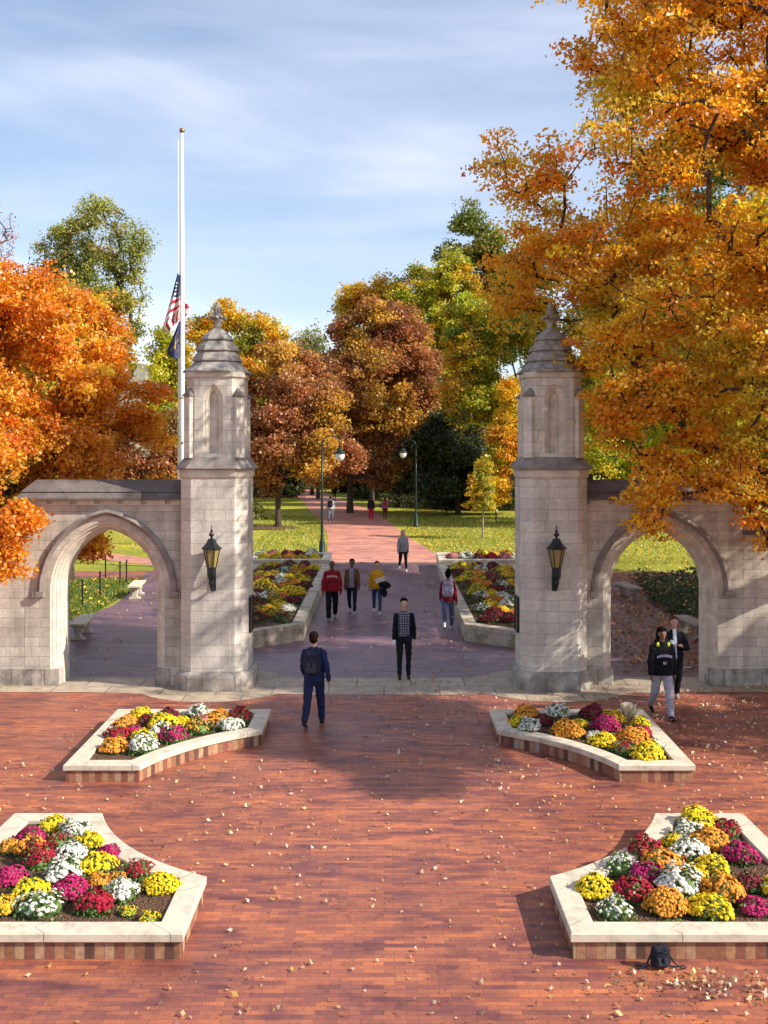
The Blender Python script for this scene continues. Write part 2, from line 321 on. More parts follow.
# ------------------------------------------------------------------ gates
def arch_pts(hw, c, zs, zb, n=12):
    """pointed arch outline from bottom left over the apex to bottom right; two centres at +-c"""
    r=hw+c; th=math.acos(c/r); L=[(-hw,zb)]
    for i in range(n+1):
        t=th*i/n; L.append((c-r*math.cos(t), zs+r*math.sin(t)))
    Rr=[(-x,z) for x,z in reversed(L[:-1])]
    return L+Rr
def arch_panel(mb, x0,x1,z0,z1, cx, hw, c, zs, zb, prof, back=False, T=lambda p:p, mi=(0,1), n=12):
    """flat panel at depth 0 pierced by an arch; prof [(delta,depth)] steps inwards from the opening edge"""
    P=[arch_pts(hw+d, c, zs, zb, n) for d,_ in prof]
    o=P[0]; k=len(o); y=prof[0][1]
    def put(pts,fs,m=0): mb.add([T(p) for p in pts],fs,m)
    # sides
    put([(x0,y,z0),(cx+o[0][0],y,z0),(cx+o[0][0],y,z1),(x0,y,z1)],[(0,1,2,3)],mi[0])
    put([(cx+o[-1][0],y,z0),(x1,y,z0),(x1,y,z1),(cx+o[-1][0],y,z1)],[(0,1,2,3)],mi[0])
    for i in range(1,k-2):
        a,b2=o[i],o[i+1]
        put([(cx+a[0],y,a[1]),(cx+b2[0],y,b2[1]),(cx+b2[0],y,z1),(cx+a[0],y,z1)],[(0,1,2,3)],mi[0])
    if zb>z0: put([(cx+o[0][0],y,z0),(cx+o[-1][0],y,z0),(cx+o[-1][0],y,zb),(cx+o[0][0],y,zb)],[(0,1,2,3)],mi[0])
    for j in range(len(prof)-1):
        for i in range(k-1):
            a,b2=P[j][i],P[j][i+1]; a2,b3=P[j+1][i],P[j+1][i+1]
            put([(cx+a[0],prof[j][1],a[1]),(cx+b2[0],prof[j][1],b2[1]),(cx+b3[0],prof[j+1][1],b3[1]),(cx+a2[0],prof[j+1][1],a2[1])],[(0,1,2,3)],mi[1])
        if zb>z0:
            a,b2=P[j][0],P[j][-1]; a2,b3=P[j+1][0],P[j+1][-1]
            put([(cx+a[0],prof[j][1],zb),(cx+b2[0],prof[j][1],zb),(cx+b3[0],prof[j+1][1],zb),(cx+a2[0],prof[j+1][1],zb)],[(0,1,2,3)],mi[1])
    if back:
        q=P[-1]; put([(cx+x,prof[-1][1],z) for x,z in q],[tuple(range(len(q)))],mi[1])

def chamf(w,c,z,cx=0,cy=0):
    h=w/2
    return [(cx+x,cy+y,z) for x,y in [(-h+c,-h),(h-c,-h),(h,-h+c),(h,h-c),(h-c,h),(-h+c,h),(-h,h-c),(-h,-h+c)]]
def make_tower(side):
    s='left' if side<0 else 'right'
    t=thing('stone_tower', 'octagonal limestone gate tower on the %s of the main opening, %s'%(s,'in front of the flagpole' if side<0 else 'half against orange maple leaves'),'gate tower',(side*TX,TY,0),0,'towers of the stone gate')
    m=MB(); m.loft([chamf(1.62,.30,.006),chamf(1.62,.30,.29),chamf(1.58,.29,.33),chamf(1.46,.26,.385)]); m.build('plinth',M['plinth'],t,bevel=.008)
    m=MB(); m.loft([chamf(1.40,.24,.38),chamf(1.40,.24,4.40)]); m.build('shaft',M['tower'],t,bevel=.01)
    m=MB(); m.loft([chamf(1.41,.245,4.401),chamf(1.47,.25,4.46),chamf(1.47,.25,4.595)]); m.build('cornice',M['trim'],t,bevel=.006)
    m=MB(); m.loft([chamf(1.61,.27,4.60),chamf(1.61,.27,4.63),chamf(1.3,.24,4.83),chamf(1.24,.24,4.85)]); m.build('sloping_ledge',M['hood'],t,bevel=.006)
    # drum with niches on the four flat faces
    m=MB(); wd,ch=1.18,.2; h=wd/2; z0,z1=4.84,6.50
    for k in range(4):
        a=k*math.pi/2; ca,sa=math.cos(a),math.sin(a)
        T=lambda p,ca=ca,sa=sa:((p[0])*ca-(p[1]-h)*sa,(p[0])*sa+(p[1]-h)*ca,p[2])
        arch_panel(m,-h+ch,h-ch,z0,z1,0,.205,.22,6.02,4.93,[(0,0),(-.02,.03),(-.05,.032),(-.09,.075),(-.105,.075),(-.12,.14)],True,T,(0,1),6)
        m.add([T((h-ch,0,z0)),T((h,ch,z0)),T((h,ch,z1)),T((h-ch,0,z1))],[(0,1,2,3)],0)
    m.build('upper_shaft',[M['tower'],M['trim']],t)
    for k in range(4):
        a=math.pi/4+k*math.pi/2; ux,uy=math.cos(a),math.sin(a); vx,vy=-uy,ux
        m=MB()
        def q(r,w,z): return (ux*r+vx*w, uy*r+vy*w, z)
        r0,r1,wd2=.52,.80,.105
        m.loft([[q(r0,-wd2,4.83),q(r1,-wd2,4.83),q(r1,wd2,4.83),q(r0,wd2,4.83)],
                [q(r0,-wd2,6.12),q(r1,-wd2,6.12),q(r1,wd2,6.12),q(r0,wd2,6.12)]])
        m.build('buttress',M['tower'],t,bevel=.008)
        m=MB(); w3=.125
        m.loft([[q(r0,-w3,6.121),q(r1+.03,-w3,6.121),q(r1+.03,w3,6.121),q(r0,w3,6.121)],
                [q(r0,-w3,6.15),q(r1+.02,-w3,6.15),q(r1+.02,w3,6.15),q(r0,w3,6.15)],
                [q(r0,-.012,6.36),q(r1-.08,-.012,6.30),q(r1-.08,.012,6.30),q(r0,.012,6.36)]])
        m.build('buttress_cap',M['hood'],t)
    m=MB(); m.loft([chamf(1.19,.2,6.50),chamf(1.25,.21,6.53),chamf(1.25,.21,6.63)]); m.build('frieze',M['trim'],t,bevel=.006)
    tiers=[[(1.37,6.632),(1.37,6.665),(1.10,6.77),(.90,6.88)],[(1.0,6.881),(1.0,6.915),(.93,6.98),(.78,7.10)],[(.88,7.101),(.88,7.13),(.79,7.21),(.55,7.34)],[(.65,7.341),(.65,7.37),(.55,7.44),(.33,7.55),(.17,7.60)]]
    sp=MB()
    for tr in tiers: sp.loft([chamf(w,w*.25,z) for w,z in tr])
    sr=sp.build('spire',M['spire'],t)
    sr_off=.085
    f=MB(); f.lathe([(.085,7.505),(.07,7.58),(.075,7.63),(.11,7.665),(.13,7.69),(.10,7.72),(.075,7.76),(.085,7.83),(.08,7.93),(.06,8.0),(.035,8.04),(.04,8.06),(.015,8.10)],n=10)
    for k in range(8):
        a=k*math.pi/4; rr=.155 if k%2==0 else .12
        f.ell((rr*math.cos(a),rr*math.sin(a),7.735+(.02 if k%2 else 0)),.05,.05,.045,8,6)
        f.ell((.07*math.cos(a+.4),.07*math.sin(a+.4),7.90),.028,.028,.075,6,6)
    f.v=[(a,b,z+sr_off) for a,b,z in f.v]
    f.build('finial',M['spire'],sr,smooth=True)
    return t
make_tower(-1); make_tower(1)

def make_bay(side):
    s='left' if side<0 else 'right'
    t=thing('arched_wall','limestone wall with a pointed arch beside the %s tower, %s'%(s,'overhung by bright orange leaves at its left end' if side<0 else 'with maple branches hanging over its coping'),'arched wall',(side*5.87,22.5,0),0,'arched walls of the stone gate')
    TH=.66; hwO,c=1.215,.30
    x_in, x_out = (5.87-4.27), (7.62-5.87)
    xs=(-x_out, x_in) if side<0 else (-x_in, x_out)
    m=MB()
    prof=[(0,0),(-.03,.03),(-.06,.035),(-.085,.09),(-.12,.10),(-.15,.17),(-.165,.17),(-.21,.26)]
    zs=2.02
    arch_panel(m,xs[0],xs[1],.006,3.83,0,hwO,c,zs,.006,prof+[(-.21,TH)],False,mi=(0,1),n=14)
    # back face and ends, top
    Tb=lambda p:(p[0],TH-p[1]*0,p[2])
    P=arch_pts(hwO-.21,c,zs,.006,14)
    mb=[]
    m.add([(xs[0],TH,.006),(P[0][0],TH,.006),(P[0][0],TH,3.83),(xs[0],TH,3.83)],[(0,1,2,3)],0)
    m.add([(P[-1][0],TH,.006),(xs[1],TH,.006),(xs[1],TH,3.83),(P[-1][0],TH,3.83)],[(0,1,2,3)],0)
    for i in range(1,len(P)-2):
        a,b=P[i],P[i+1]; m.add([(a[0],TH,a[1]),(b[0],TH,b[1]),(b[0],TH,3.83),(a[0],TH,3.83)],[(0,1,2,3)],0)
    for x in xs: m.add([(x,0,.006),(x,TH,.006),(x,TH,3.83),(x,0,3.83)],[(0,1,2,3)],0)
    m.add([(xs[0],0,3.83),(xs[1],0,3.83),(xs[1],TH,3.83),(xs[0],TH,3.83)],[(0,1,2,3)],0)
    m.build('wall',[M['stone'],M['trim']],t)
    # hood mould
    m=MB(); pr=[]
    Pa=arch_pts(hwO+.14,c,zs-.02,zs-.02,14)[1:-1]; Pb=arch_pts(hwO+.265,c,zs-.02,zs-.02,14)[1:-1]; Pm=arch_pts(hwO+.20,c,zs-.02,zs-.02,14)[1:-1]
    for i in range(len(Pa)):
        pr.append([(Pa[i][0],.0,Pa[i][1]),(Pa[i][0],-.05,Pa[i][1]),(Pm[i][0],-.10,Pm[i][1]),(Pb[i][0],-.06,Pb[i][1]),(Pb[i][0],.0,Pb[i][1])])
    m.loft(pr)
    for sx in (-1,1):
        x=sx*(hwO+.20)
        m.box(x-.085,x+.085,-.11,.0,zs-.13,zs-.021)
        xo=x+sx*.12
        if abs(xo)<1.56: m.box(min(x+sx*.086,xo+sx*.03),max(x+sx*.086,xo+sx*.03),-.10,.0,zs-.13,zs-.03)
    m.build('hood_mould',M['hood'],t)
    # arch jamb bases
    for sx in (-1,1):
        m=MB(); xa=sx*(hwO-.205); xb=sx*(hwO+.12)
        m.loft([[(min(xa,xb),-.02,z) if k==0 else (max(xa,xb),-.02,z) if k==1 else (max(xa,xb),.30,z) if k==2 else (min(xa,xb),.30,z) for k in range(4)] for z in (.007,.36)])
        m.build('jamb_base',M['plinth'],t,bevel=.012)
    # plinth of the outer pier
    m=MB()
    xo0=xs[0] if side<0 else hwO+.14; xo1=-(hwO+.14) if side<0 else xs[1]
    m.loft([[(xo0,-.06,z),(xo1,-.06,z),(xo1,.0,z),(xo0,.0,z)] for z in (.007,.36)]); m.build('pier_plinth',M['plinth'],t)
    # corbel course and coping
    m=MB(); m.box(xs[0],xs[1],-.04,TH+.04,3.832,3.86)
    x=xs[0]+.1
    while x<xs[1]-.1:
        x2=min(x+.38,xs[1]-.02); m.box(x,x2,-.055,TH+.055,3.862,3.945); x+=.50
    m.box(xs[0],xs[1],-.0,TH,3.862,3.944)
    m.build('corbel_course',M['trim'],t)
    m=MB()
    e=.16; hip=.28
    xa=xs[0]-(e if side<0 else 0); xb=xs[1]+(e if side>0 else 0)
    ha=hip if side<0 else 0; hb=hip if side>0 else 0
    def rr(xa,xb,y0,y1,z): return [(xa,y0,z),(xb,y0,z),(xb,y1,z),(xa,y1,z)]
    m.loft([rr(xa,xb,-e,TH+e,3.946),rr(xa,xb,-e,TH+e,3.985),rr(xa+ha*.3,xb-hb*.3,-.02,TH+.02,4.10),rr(xa+ha*.3,xb-hb*.3,-.045,TH+.045,4.115),rr(xa+ha,xb-hb,.36,.46,4.36)])
    m.build('coping',M['slate'],t)
    # lower side wall running out of the picture
    w=thing('side_wall','lower limestone wall running on beyond the outer end of the %s arched wall'%s,'wall',(side*7.622,22.504,0),0,'low walls beyond the gate')
    L=7.0
    a,b=(-L,0) if side<0 else (0,L)
    m=MB(); m.box(a,b,0,.70,.007,3.2); m.build('wall',M['stone'],w)
    m=MB(); m.box(a,b,-.06,-.001,.007,.36); m.build('plinth',M['plinth'],w)
    m=MB(); m.loft([rr(a,b,-.12,.88,3.202),rr(a,b,-.12,.88,3.24),rr(a,b,.02,.74,3.36),rr(a,b,.33,.43,3.55)]); m.build('coping',M['slate'],w)
make_bay(-1); make_bay(1)

def lantern(side):
    t=thing('wall_lantern','black iron lantern with amber panes on the front of the %s gate tower'%('left' if side<0 else 'right'),'lantern',(side*TX-.02*side,21.998,2.08),0,'wall lanterns on the gate towers')
    cy=-.24
    m=MB(); m.box(-.055,.055,-.03,0,.0,.32); m.tube([(0,-.02,.06),(0,-.10,.03),(0,-.17,.08),(0,cy,.20)],[.03,.035,.04,.045],8); m.tube([(0,-.02,.28),(0,-.12,.3),(0,cy,.34)],.022,8); m.build('bracket',M['iron'],t,bevel=.004)
    m=MB(); m.lathe([(.03,.10),(.06,.18),(.055,.24),(.075,.30),(.09,.33),(.095,.50),(.10,.515)],(0,cy,0),6); m.build('base_cup',M['iron'],t)
    m=MB(); m.lathe([(.088,.516),(.165,.885)],(0,cy,0),6); g=m.build('glass',M['amber'],t)
    m=MB()
    for k in range(6):
        a=k*math.pi/3; ca,sa=math.cos(a),math.sin(a)
        m.tube([(.092*ca,cy+.092*sa,.51),(.171*ca,cy+.171*sa,.89)],.011,5)
    m.build('frame',M['iron'],t)
    m=MB(); m.lathe([(.20,.886),(.215,.90),(.20,.915),(.15,.96),(.105,1.02),(.08,1.08),(.06,1.10)],(0,cy,0),6); m.build('roof',M['iron'],t)
    m=MB(); m.lathe([(.03,1.10),(.02,1.13),(.055,1.17),(.06,1.19),(.025,1.22),(.03,1.25),(.012,1.30),(.006,1.38)],(0,cy,0),8); m.build('finial',M['iron'],t,smooth=True)
lantern(-1); lantern(1)
for side in (-1,1):
    t=thing('wall_plaque','dark bronze plaque on the inner face of the %s gate tower'%('left' if side<0 else 'right'),'plaque',(side*(TX-.70),22.65,1.15),0,'plaques facing the main opening')
    m=MB(); m.box(-.03*side if side>0 else 0, 0 if side>0 else .03,-.25,.25,.0,.72); m.build('plate',plain('bronze_plate',(.05,.035,.025),.4,.2,6,metal=.5),t,bevel=.006)
    m=MB(); x0,x1=(-.045,-.0305) if side>0 else (.0305,.045)
    m.box(x0,x1,-.27,.27,-.02,.01); m.box(x0,x1,-.27,.27,.71,.74); m.box(x0,x1,-.27,-.24,.011,.709); m.box(x0,x1,.24,.27,.011,.709); m.build('rim',M['iron'],t)

# ------------------------------------------------------------------ planters
def offset_poly(P, d):
    n=len(P); out=[]
    for i in range(n):
        p0,p1,p2=Vector(P[i-1]),Vector(P[i]),Vector(P[(i+1)%n])
        a=(p1-p0).normalized(); b=(p2-p1).normalized()
        na=Vector((-a.y,a.x)); nb=Vector((-b.y,b.x))
        k=(na+nb); k=k/max(.3,k.dot(na))
        out.append(tuple(p1+k*d))
    return out
def area(P): return sum(P[i-1][0]*P[i][1]-P[i][0]*P[i-1][1] for i in range(len(P)))/2
def wall_strip(name, rings, mat, parent, closed=True, cap_ends=False):
    """rings: list of polygons (same count) with z, joined; u runs along the perimeter"""
    n=len(rings[0]); bm=bmesh.new(); uvl=bm.loops.layers.uv.new('UVMap')
    per=[0]
    for i in range(n): per.append(per[-1]+(Vector(rings[0][(i+1)%n])-Vector(rings[0][i])).length)
    vv=[[bm.verts.new(p) for p in r] for r in rings]
    for k in range(len(rings)-1):
        for i in range(n):
            j=(i+1)%n
            f=bm.faces.new((vv[k][i],vv[k][j],vv[k+1][j],vv[k+1][i]))
            for l,(u,v) in zip(f.loops,((per[i],k),(per[i+1],k),(per[i+1],k+1),(per[i],k+1))): l[uvl].uv=(u,v)
    bmesh.ops.recalc_face_normals(bm,faces=bm.faces)
    me=bpy.data.meshes.new(name); bm.to_mesh(me); bm.free(); me.materials.append(mat)
    o=bpy.data.objects.new(name,me); C.objects.link(o); o.parent=parent; return o
def planter(label, P, h, capw, caph, over, mats, loc, group, soil_z=None):
    if area(P)<0: P=P[::-1]
    t=thing('planter_bed',label,'planter',(loc[0],loc[1],0),0,group)
    P=[(x-loc[0],y-loc[1]) for x,y in P]
    Q=offset_poly(P,over)          # brick slightly inside the cap
    I=offset_poly(P,capw)
    z1=h-caph
    z=lambda A,zz:[(x,y,zz) for x,y in A]
    Ii=offset_poly(P,capw-over)
    wall_strip('base_wall',[z(Q,.006),z(Q,z1-.001),z(Ii,z1-.001),z(Ii,.02)],mats[0],t)
    b=.012
    wall_strip('stone_cap',[z(offset_poly(P,b),z1),z(P,z1+b),z(P,h-b),z(offset_poly(P,b),h),z(offset_poly(P,capw-b),h),z(I,h-b),z(I,z1-.05)],mats[1],t)
    sz=soil_z or h-.05
    # soil: a lumpy sheet
    bm=bmesh.new(); A=offset_poly(P,capw+.002); f=bm.faces.new([bm.verts.new((x,y,sz)) for x,y in A])
    bmesh.ops.triangulate(bm,faces=[f])
    for _ in range(5): bmesh.ops.subdivide_edges(bm,edges=[e for e in bm.edges if e.calc_length()>.22],cuts=1)
    bmesh.ops.triangulate(bm,faces=bm.faces[:])
    for v in bm.verts: v.co.z += .035*mnoise.noise(Vector((v.co.x*2.5+loc[0],v.co.y*2.5,0)))+.012*mnoise.noise(Vector((v.co.x*11,v.co.y*11,3)))
    me=bpy.data.meshes.new('soil'); bm.to_mesh(me); bm.free(); me.materials.append(M['mulch']); me.polygons.foreach_set('use_smooth',[True]*len(me.polygons))
    o=bpy.data.objects.new('soil',me); C.objects.link(o); o.parent=t
    return t
MID=14.87
def quadrant(sx, sy):
    P=[(1.9,3.1),(1.9,4.5),(4.8,4.5),(4.75,1.05),(3.6,1.05)]
    a0=math.atan2(1.05,3.6); a1=math.atan2(3.1,1.9)
    r0=math.hypot(3.6,1.05); r1=math.hypot(1.9,3.1)
    n=14
    for i in range(1,n):
        t=i/n; a=a0+(a1-a0)*t; r=(r0+(r1-r0)*t)-.0
        P.append((r*math.cos(a),r*math.sin(a)))
    return [(sx*(x+(.09 if sy>0 and x<2 else 0))-.07, MID+sy*y) for x,y in P]
for sx,sy,lab in ((-1,-1,'near left stone-capped brick planter of bright mums, cut by the frame edge'),(1,-1,'near right stone-capped brick planter of mums, black backpack leaning on it'),(-1,1,'left stone-capped brick planter of mums just in front of the left arch'),(1,1,'right stone-capped brick planter of mums just in front of the right tower')):
    P=quadrant(sx,sy); planter(lab,P,.27,.27,.095,.03,(M['pbrick'],M['cap']),(sx*3.4,MID+sy*3),'corner planters of the brick plaza',.22)
# raised beds beyond the gate
for s in (-1,1):
    nm='left' if s<0 else 'right'
    P=[(s*2.1,27.75),(s*2.15,42.3),(s*5.3,42.3),(s*5.3,26.1),(s*4.3,26.25),(s*3.2,26.75)]
    planter('long low limestone bed of mums beyond the gate, %s of the central path'%nm,P,.45,.33,.13,.015,(M['capmoss'],M['capmoss']),(s*3.6,34),'raised stone beds beyond the gate',.38)
    P=[(s*2.2,42.75),(s*2.25,45.8),(s*5.6,45.8),(s*5.6,42.75)]
    planter('short higher limestone bed at the lawn edge, %s of the path end'%nm,P,.58,.33,.13,.015,(M['cap'],M['cap']),(s*3.8,44.2),'raised stone beds beyond the gate',.50)

# ------------------------------------------------------------------ mums
rng=np.random.default_rng(7)
MUMC={'yellow':(.78,.52,.012),'golden orange':(.75,.28,.03),'white':(.68,.65,.55),'crimson':(.30,.008,.026),'magenta':(.38,.014,.10),'dusky pink':(.52,.18,.17),'dark burgundy':(.15,.010,.022),'amber':(.62,.36,.02)}
def petalmat(nm,c):
    m,nt,b=newmat('petals_'+nm.replace(' ','_')); L=nt.links.new
    g=N(nt,'ShaderNodeNewGeometry'); r=ramp(nt,[(0,tuple(x*.62 for x in c)),(.5,c),(1,tuple(min(.9,x*1.25+.012) for x in c))]); L(g.outputs['Random Per Island'],r.inputs[0]); L(r.outputs[0],b.inputs['Base Color'])
    b.inputs['Roughness'].default_value=.7; b.inputs['Specular IOR Level'].default_value=.2
    return m
PET={k:petalmat(k,c) for k,c in MUMC.items()}
def rand_dirs(n): 
    v=rng.normal(size=(n,3)); return v/np.linalg.norm(v,axis=1,keepdims=True)
def quads(Cn, Nn, size, aspect=.75, bend=0):
    """kite leaves centred at Cn with normals Nn"""
    n=len(Cn); r=rand_dirs(n); u=np.cross(Nn,r); u/=np.linalg.norm(u,axis=1,keepdims=True)+1e-9; v=np.cross(Nn,u)
    s=size[:,None] if hasattr(size,'__len__') else size
    a=Cn-u*s*.5; b=Cn+v*s*.5*aspect-u*s*.08; c=Cn+u*s*.5; d=Cn-v*s*.5*aspect-u*s*.08
    return np.stack([a,b,c,d],1).reshape(-1,3)
def dome_pts(n, ex, R0=.5, H=.62, zmin=.05, lump=0):
    t=rng.uniform(0,2*np.pi,n); q=rng.uniform(zmin,1,n)
    ph=np.arccos(q)
    x=np.sin(ph)*np.cos(t); y=np.sin(ph)*np.sin(t); z=q
    k=1+lump*np.sin(3*t+ex)*np.sin(2.3*ph+ex)+rng.normal(0,.04,n)+np.array([.20*mnoise.noise(Vector((a*1.6+ex*3,b*1.6,c*1.6)))+.13*mnoise.noise(Vector((a*4+ex,b*4,c*4))) for a,b,c in zip(x,y,z)])
    return np.stack([x*R0*k,y*R0*k,z*H*k],1), np.stack([x,y,z],1)
MUMT=[]
def make_mum_meshes():
    res=[]
    for v,(nf,zmin,lump,H) in enumerate(((520,.22,.08,.54),(400,.36,.14,.50),(190,.42,.24,.56),(460,.26,.14,.46),(330,.40,.18,.54),(130,.42,.26,.52))):
        P,D=dome_pts(nf,v*1.7,.5,H,zmin,lump)
        Vs=[]
        n6=6
        rad=.047
        Nn=D+rng.normal(0,.25,D.shape); Nn/=np.linalg.norm(Nn,axis=1,keepdims=True)
        U=np.cross(Nn,rand_dirs(nf)); U/=np.linalg.norm(U,axis=1,keepdims=True); Vv=np.cross(Nn,U)
        tri=[]
        sz=rng.uniform(.75,1.2,nf)[:,None]*rad
        for k in range(n6):
            a=2*np.pi*k/n6; b=2*np.pi*(k+1)/n6
            pa=P+(U*np.cos(a)+Vv*np.sin(a))*sz; pb=P+(U*np.cos(b)+Vv*np.sin(b))*sz
            tri.append(np.stack([P+Nn*sz*.55,pa,pb],1))
        T=np.stack(tri,1)  # nf,6,3,3
        me=bpy.data.meshes.new('flowers'); 
        # shared verts per head so that each head is an island
        verts=[];faces=[]
        for i in range(nf):
            o=len(verts); verts.append(tuple(T[i,0,0])); 
            for k in range(n6): verts.append(tuple(T[i,k,1]))
            for k in range(n6): faces.append((o,o+1+k,o+1+(k+1)%n6))
        me.from_pydata(verts,[],faces); me.materials.append(PET['yellow']); me.update()
        # foliage: inner lump + leaves
        g=MB(); g.ell((0,0,.17*H/.6),.40,.40,.31*H/.6,12,8)
        n0=len(g.v); g.v=[(x*(1+.12*mnoise.noise(Vector((x*4+v,y*4,z*4)))),y*(1+.12*mnoise.noise(Vector((x*4,y*4+v,z*4)))),max(z,-.05)) for x,y,z in g.v]
        Pl,Dl=dome_pts(420,v,.475,H*.95,.0,lump)
        Nl=Dl*.6+rand_dirs(420)*.7; Nl/=np.linalg.norm(Nl,axis=1,keepdims=True)
        Q=quads(Pl,Nl,rng.uniform(.06,.11,420))
        for i in range(420): g.add(Q[i*4:i*4+4],[(0,1,2,3)])
        mf=bpy.data.meshes.new('foliage'); mf.from_pydata(g.v,[],g.f); mf.materials.append(GREEN); mf.update()
        res.append((me,mf))
    return res
def greenm():
    m,nt,b=newmat('mum_leaf_green'); L=nt.links.new
    g=N(nt,'ShaderNodeNewGeometry'); r=ramp(nt,[(0,(.03,.075,.012)),(.6,(.09,.17,.03)),(1,(.19,.25,.06))]); L(g.outputs['Random Per Island'],r.inputs[0]); L(r.outputs[0],b.inputs['Base Color']); b.inputs['Roughness'].default_value=.6
    return m
GREEN=greenm()
MUMT=make_mum_meshes()
ORD=['first','second','third','fourth','fifth','sixth','seventh','eighth','ninth','tenth','eleventh','twelfth','thirteenth','fourteenth','fifteenth','sixteenth','seventeenth','eighteenth']
def mum(x,y,z,dia,colour,label,group,variant=None,hs=1.0,open_=0):
    t=thing('chrysanthemum',label,'mum plant',(x,y,z-.012),rng.uniform(0,6.28),group)
    v=variant if variant is not None else int(rng.choice([0,0,1]))
    me,mf=MUMT[v+3*int(rng.integers(2))]
    f=bpy.data.objects.new('flowers',me); C.objects.link(f); f.parent=t
    f.material_slots[0].link='OBJECT'; f.material_slots[0].material=PET[colour]
    g=bpy.data.objects.new('foliage',mf); C.objects.link(g); g.parent=t
    t.scale=(dia*rng.uniform(.90,1.12),dia*rng.uniform(.90,1.12),dia*hs*rng.uniform(.82,1.02))
    return t
Y_,O_,W_,K_,P_,D_,U_,A_='yellow','golden orange','white','crimson','magenta','dusky pink','dark burgundy','amber'
beds={
 'near left planter':(.22,[(52.6,816.8,28,Y_,0),(31,829,30,P_,0),(57,832,23,K_,2),(73,824,31,W_,1),(89,833,29,Y_,0),(108,845,25,P_,0),(28,841,28,O_,1),(36,852,36,K_,1),(70,846,34,W_,1),(97,856,35,Y_,0),(8,869,31,P_,0),(62,867,39,W_,1),(97,871,23,O_,1),(116,869,20,O_,2),(137,862,28,K_,2),(160,876,35,Y_,0),(29,884,37,Y_,1),(69,881,34,P_,0),(120,884,36,W_,1),(94,895,36,K_,1),(39,898,42,W_,2),(2,896,28,A_,0),(127,899,18,Y_,2),(148,905,21,Y_,2),(10,838,24,O_,1)]),
 'near right planter':(.22,[(699,815,34,Y_,0),(689,826,30,W_,1),(728,822,27,K_,1),(710,836,37,O_,0),(675,833,26,Y_,1),(691,844,38,W_,1),(645,843,32,K_,1),(742,847,35,P_,0),(664,857,43,O_,0),(623,859,36,W_,2),(713,860,37,Y_,0),(648,868,35,P_,1),(694,871,32,Y_,1),(751,874,30,U_,1),(680,879,43,W_,1),(636,884,40,K_,1),(726,884,42,O_,0),(596,879,36,Y_,0),(712,900,43,Y_,0),(668,898,42,O_,0),(616,901,36,W_,2),(758,897,32,P_,0),(777,878,34,Y_,0)]),
 'left planter by the arch':(.22,[(140,709,22,Y_,0),(126,718,24,O_,0),(148,716,22,U_,1),(168,710.5,20,U_,0),(162,720,29,Y_,1),(181,716,18,Y_,0),(198,707,20,W_,1),(197,723,27,O_,2),(200,715,18,D_,0),(218,712,22,O_,0),(240,712,24,K_,1),(230,721,24,W_,1),(117,730,25,K_,1),(133,726,22,P_,1),(142,733,25,Y_,0),(160,727,22,W_,1),(173,732,27,P_,1),(114,741,27,O_,0),(143,742,29,W_,1)]),
 'right planter by the tower':(.22,[(526,708,24,O_,0),(519,716,19,Y_,0),(529,723,23,W_,1),(545,715,22,U_,0),(559,709.5,27,W_,1),(568,727,28,O_,0),(561,717,19,U_,1),(580,717,17,Y_,0),(594,709.5,24,U_,0),(607,721,26,P_,0),(596,729.5,18,W_,1),(604,736,25,Y_,0),(613,713,24,A_,0),(626,743,23,K_,2),(634,733,30,O_,0),(641,727,22,K_,1),(641,719,22,Y_,1),(655,742,22,W_,1),(649,749,30,Y_,0)]),
}
for bed,(z0,L) in beds.items():
    items=[]
    for px,py,w,c,v in L:
        zc=z0+.17; x,y=G(px,py,zc); dia=w*y/F*1.08
        y+= dia*.12
        items.append([x,y,z0,dia,c,v])
    for c in MUMC:
        grp=sorted([it for it in items if it[4]==c],key=lambda it:it[1])
        k=len(grp)
        for i,it in enumerate(grp):
            if k==1: pos='the only one of its colour'
            elif i==0: pos='frontmost of its colour'
            elif i==k-1: pos='rearmost of its colour'
            else: pos='%s of its colour from front'%ORD[i]
            shape={0:'round',1:'broad',2:'leafy'}[it[5]]
            mum(it[0],it[1],it[2],it[3],c,('%s %s mum, %s, in %s'%(shape,c,pos,bed)).replace('golden orange','orange') ,'mums in the '+bed,it[5],hs=1.0)
# long beds: staggered rows, only where the gate opening shows them
cyc=[U_,A_,W_,Y_,U_,O_,A_,U_,O_,Y_]
for s in (-1,1):
    nm='left' if s<0 else 'right'
    Yv=28.4; row=0; k=0
    while Yv<42.0:
        n=0; xlim=(Yv-22)*.0+131*Yv/F+.75
        x0=2.75+(.3 if row%2 else 0)
        while x0<min(4.85,xlim):
            c=cyc[(k*3+row*2+n)%len(cyc)] if rng.random()<.75 else cyc[int(rng.integers(len(cyc)))]
            mum(s*(x0+rng.normal(0,.04)),Yv+rng.normal(0,.08),.38,rng.uniform(.50,.60),c,'%s mum in long %s bed, %s row from the gate, %s from path'%(c,nm,ORD[row],ORD[n]),'mums in the long %s bed beyond the gate'%nm,int(rng.choice([0,1,1,2])),hs=1.0)
            x0+=.60; n+=1; k+=1
        row+=1; Yv+=.86
    n=0
    for r_,Yv in enumerate((43.5,44.5)):
        for i in range(5):
            c=[Y_,D_,A_,W_,O_,U_,Y_,K_][(i*2+r_*3+(0 if s<0 else 1))%8]
            mum(s*(2.85+.52*i+.2*r_),Yv+rng.normal(0,.06),.50,rng.uniform(.52,.64),c,'%s mum in short %s bed by the lawn, %s row, %s from path'%(c,nm,('near','far')[r_],ORD[i]),'mums in the short %s bed by the lawn'%nm,None)
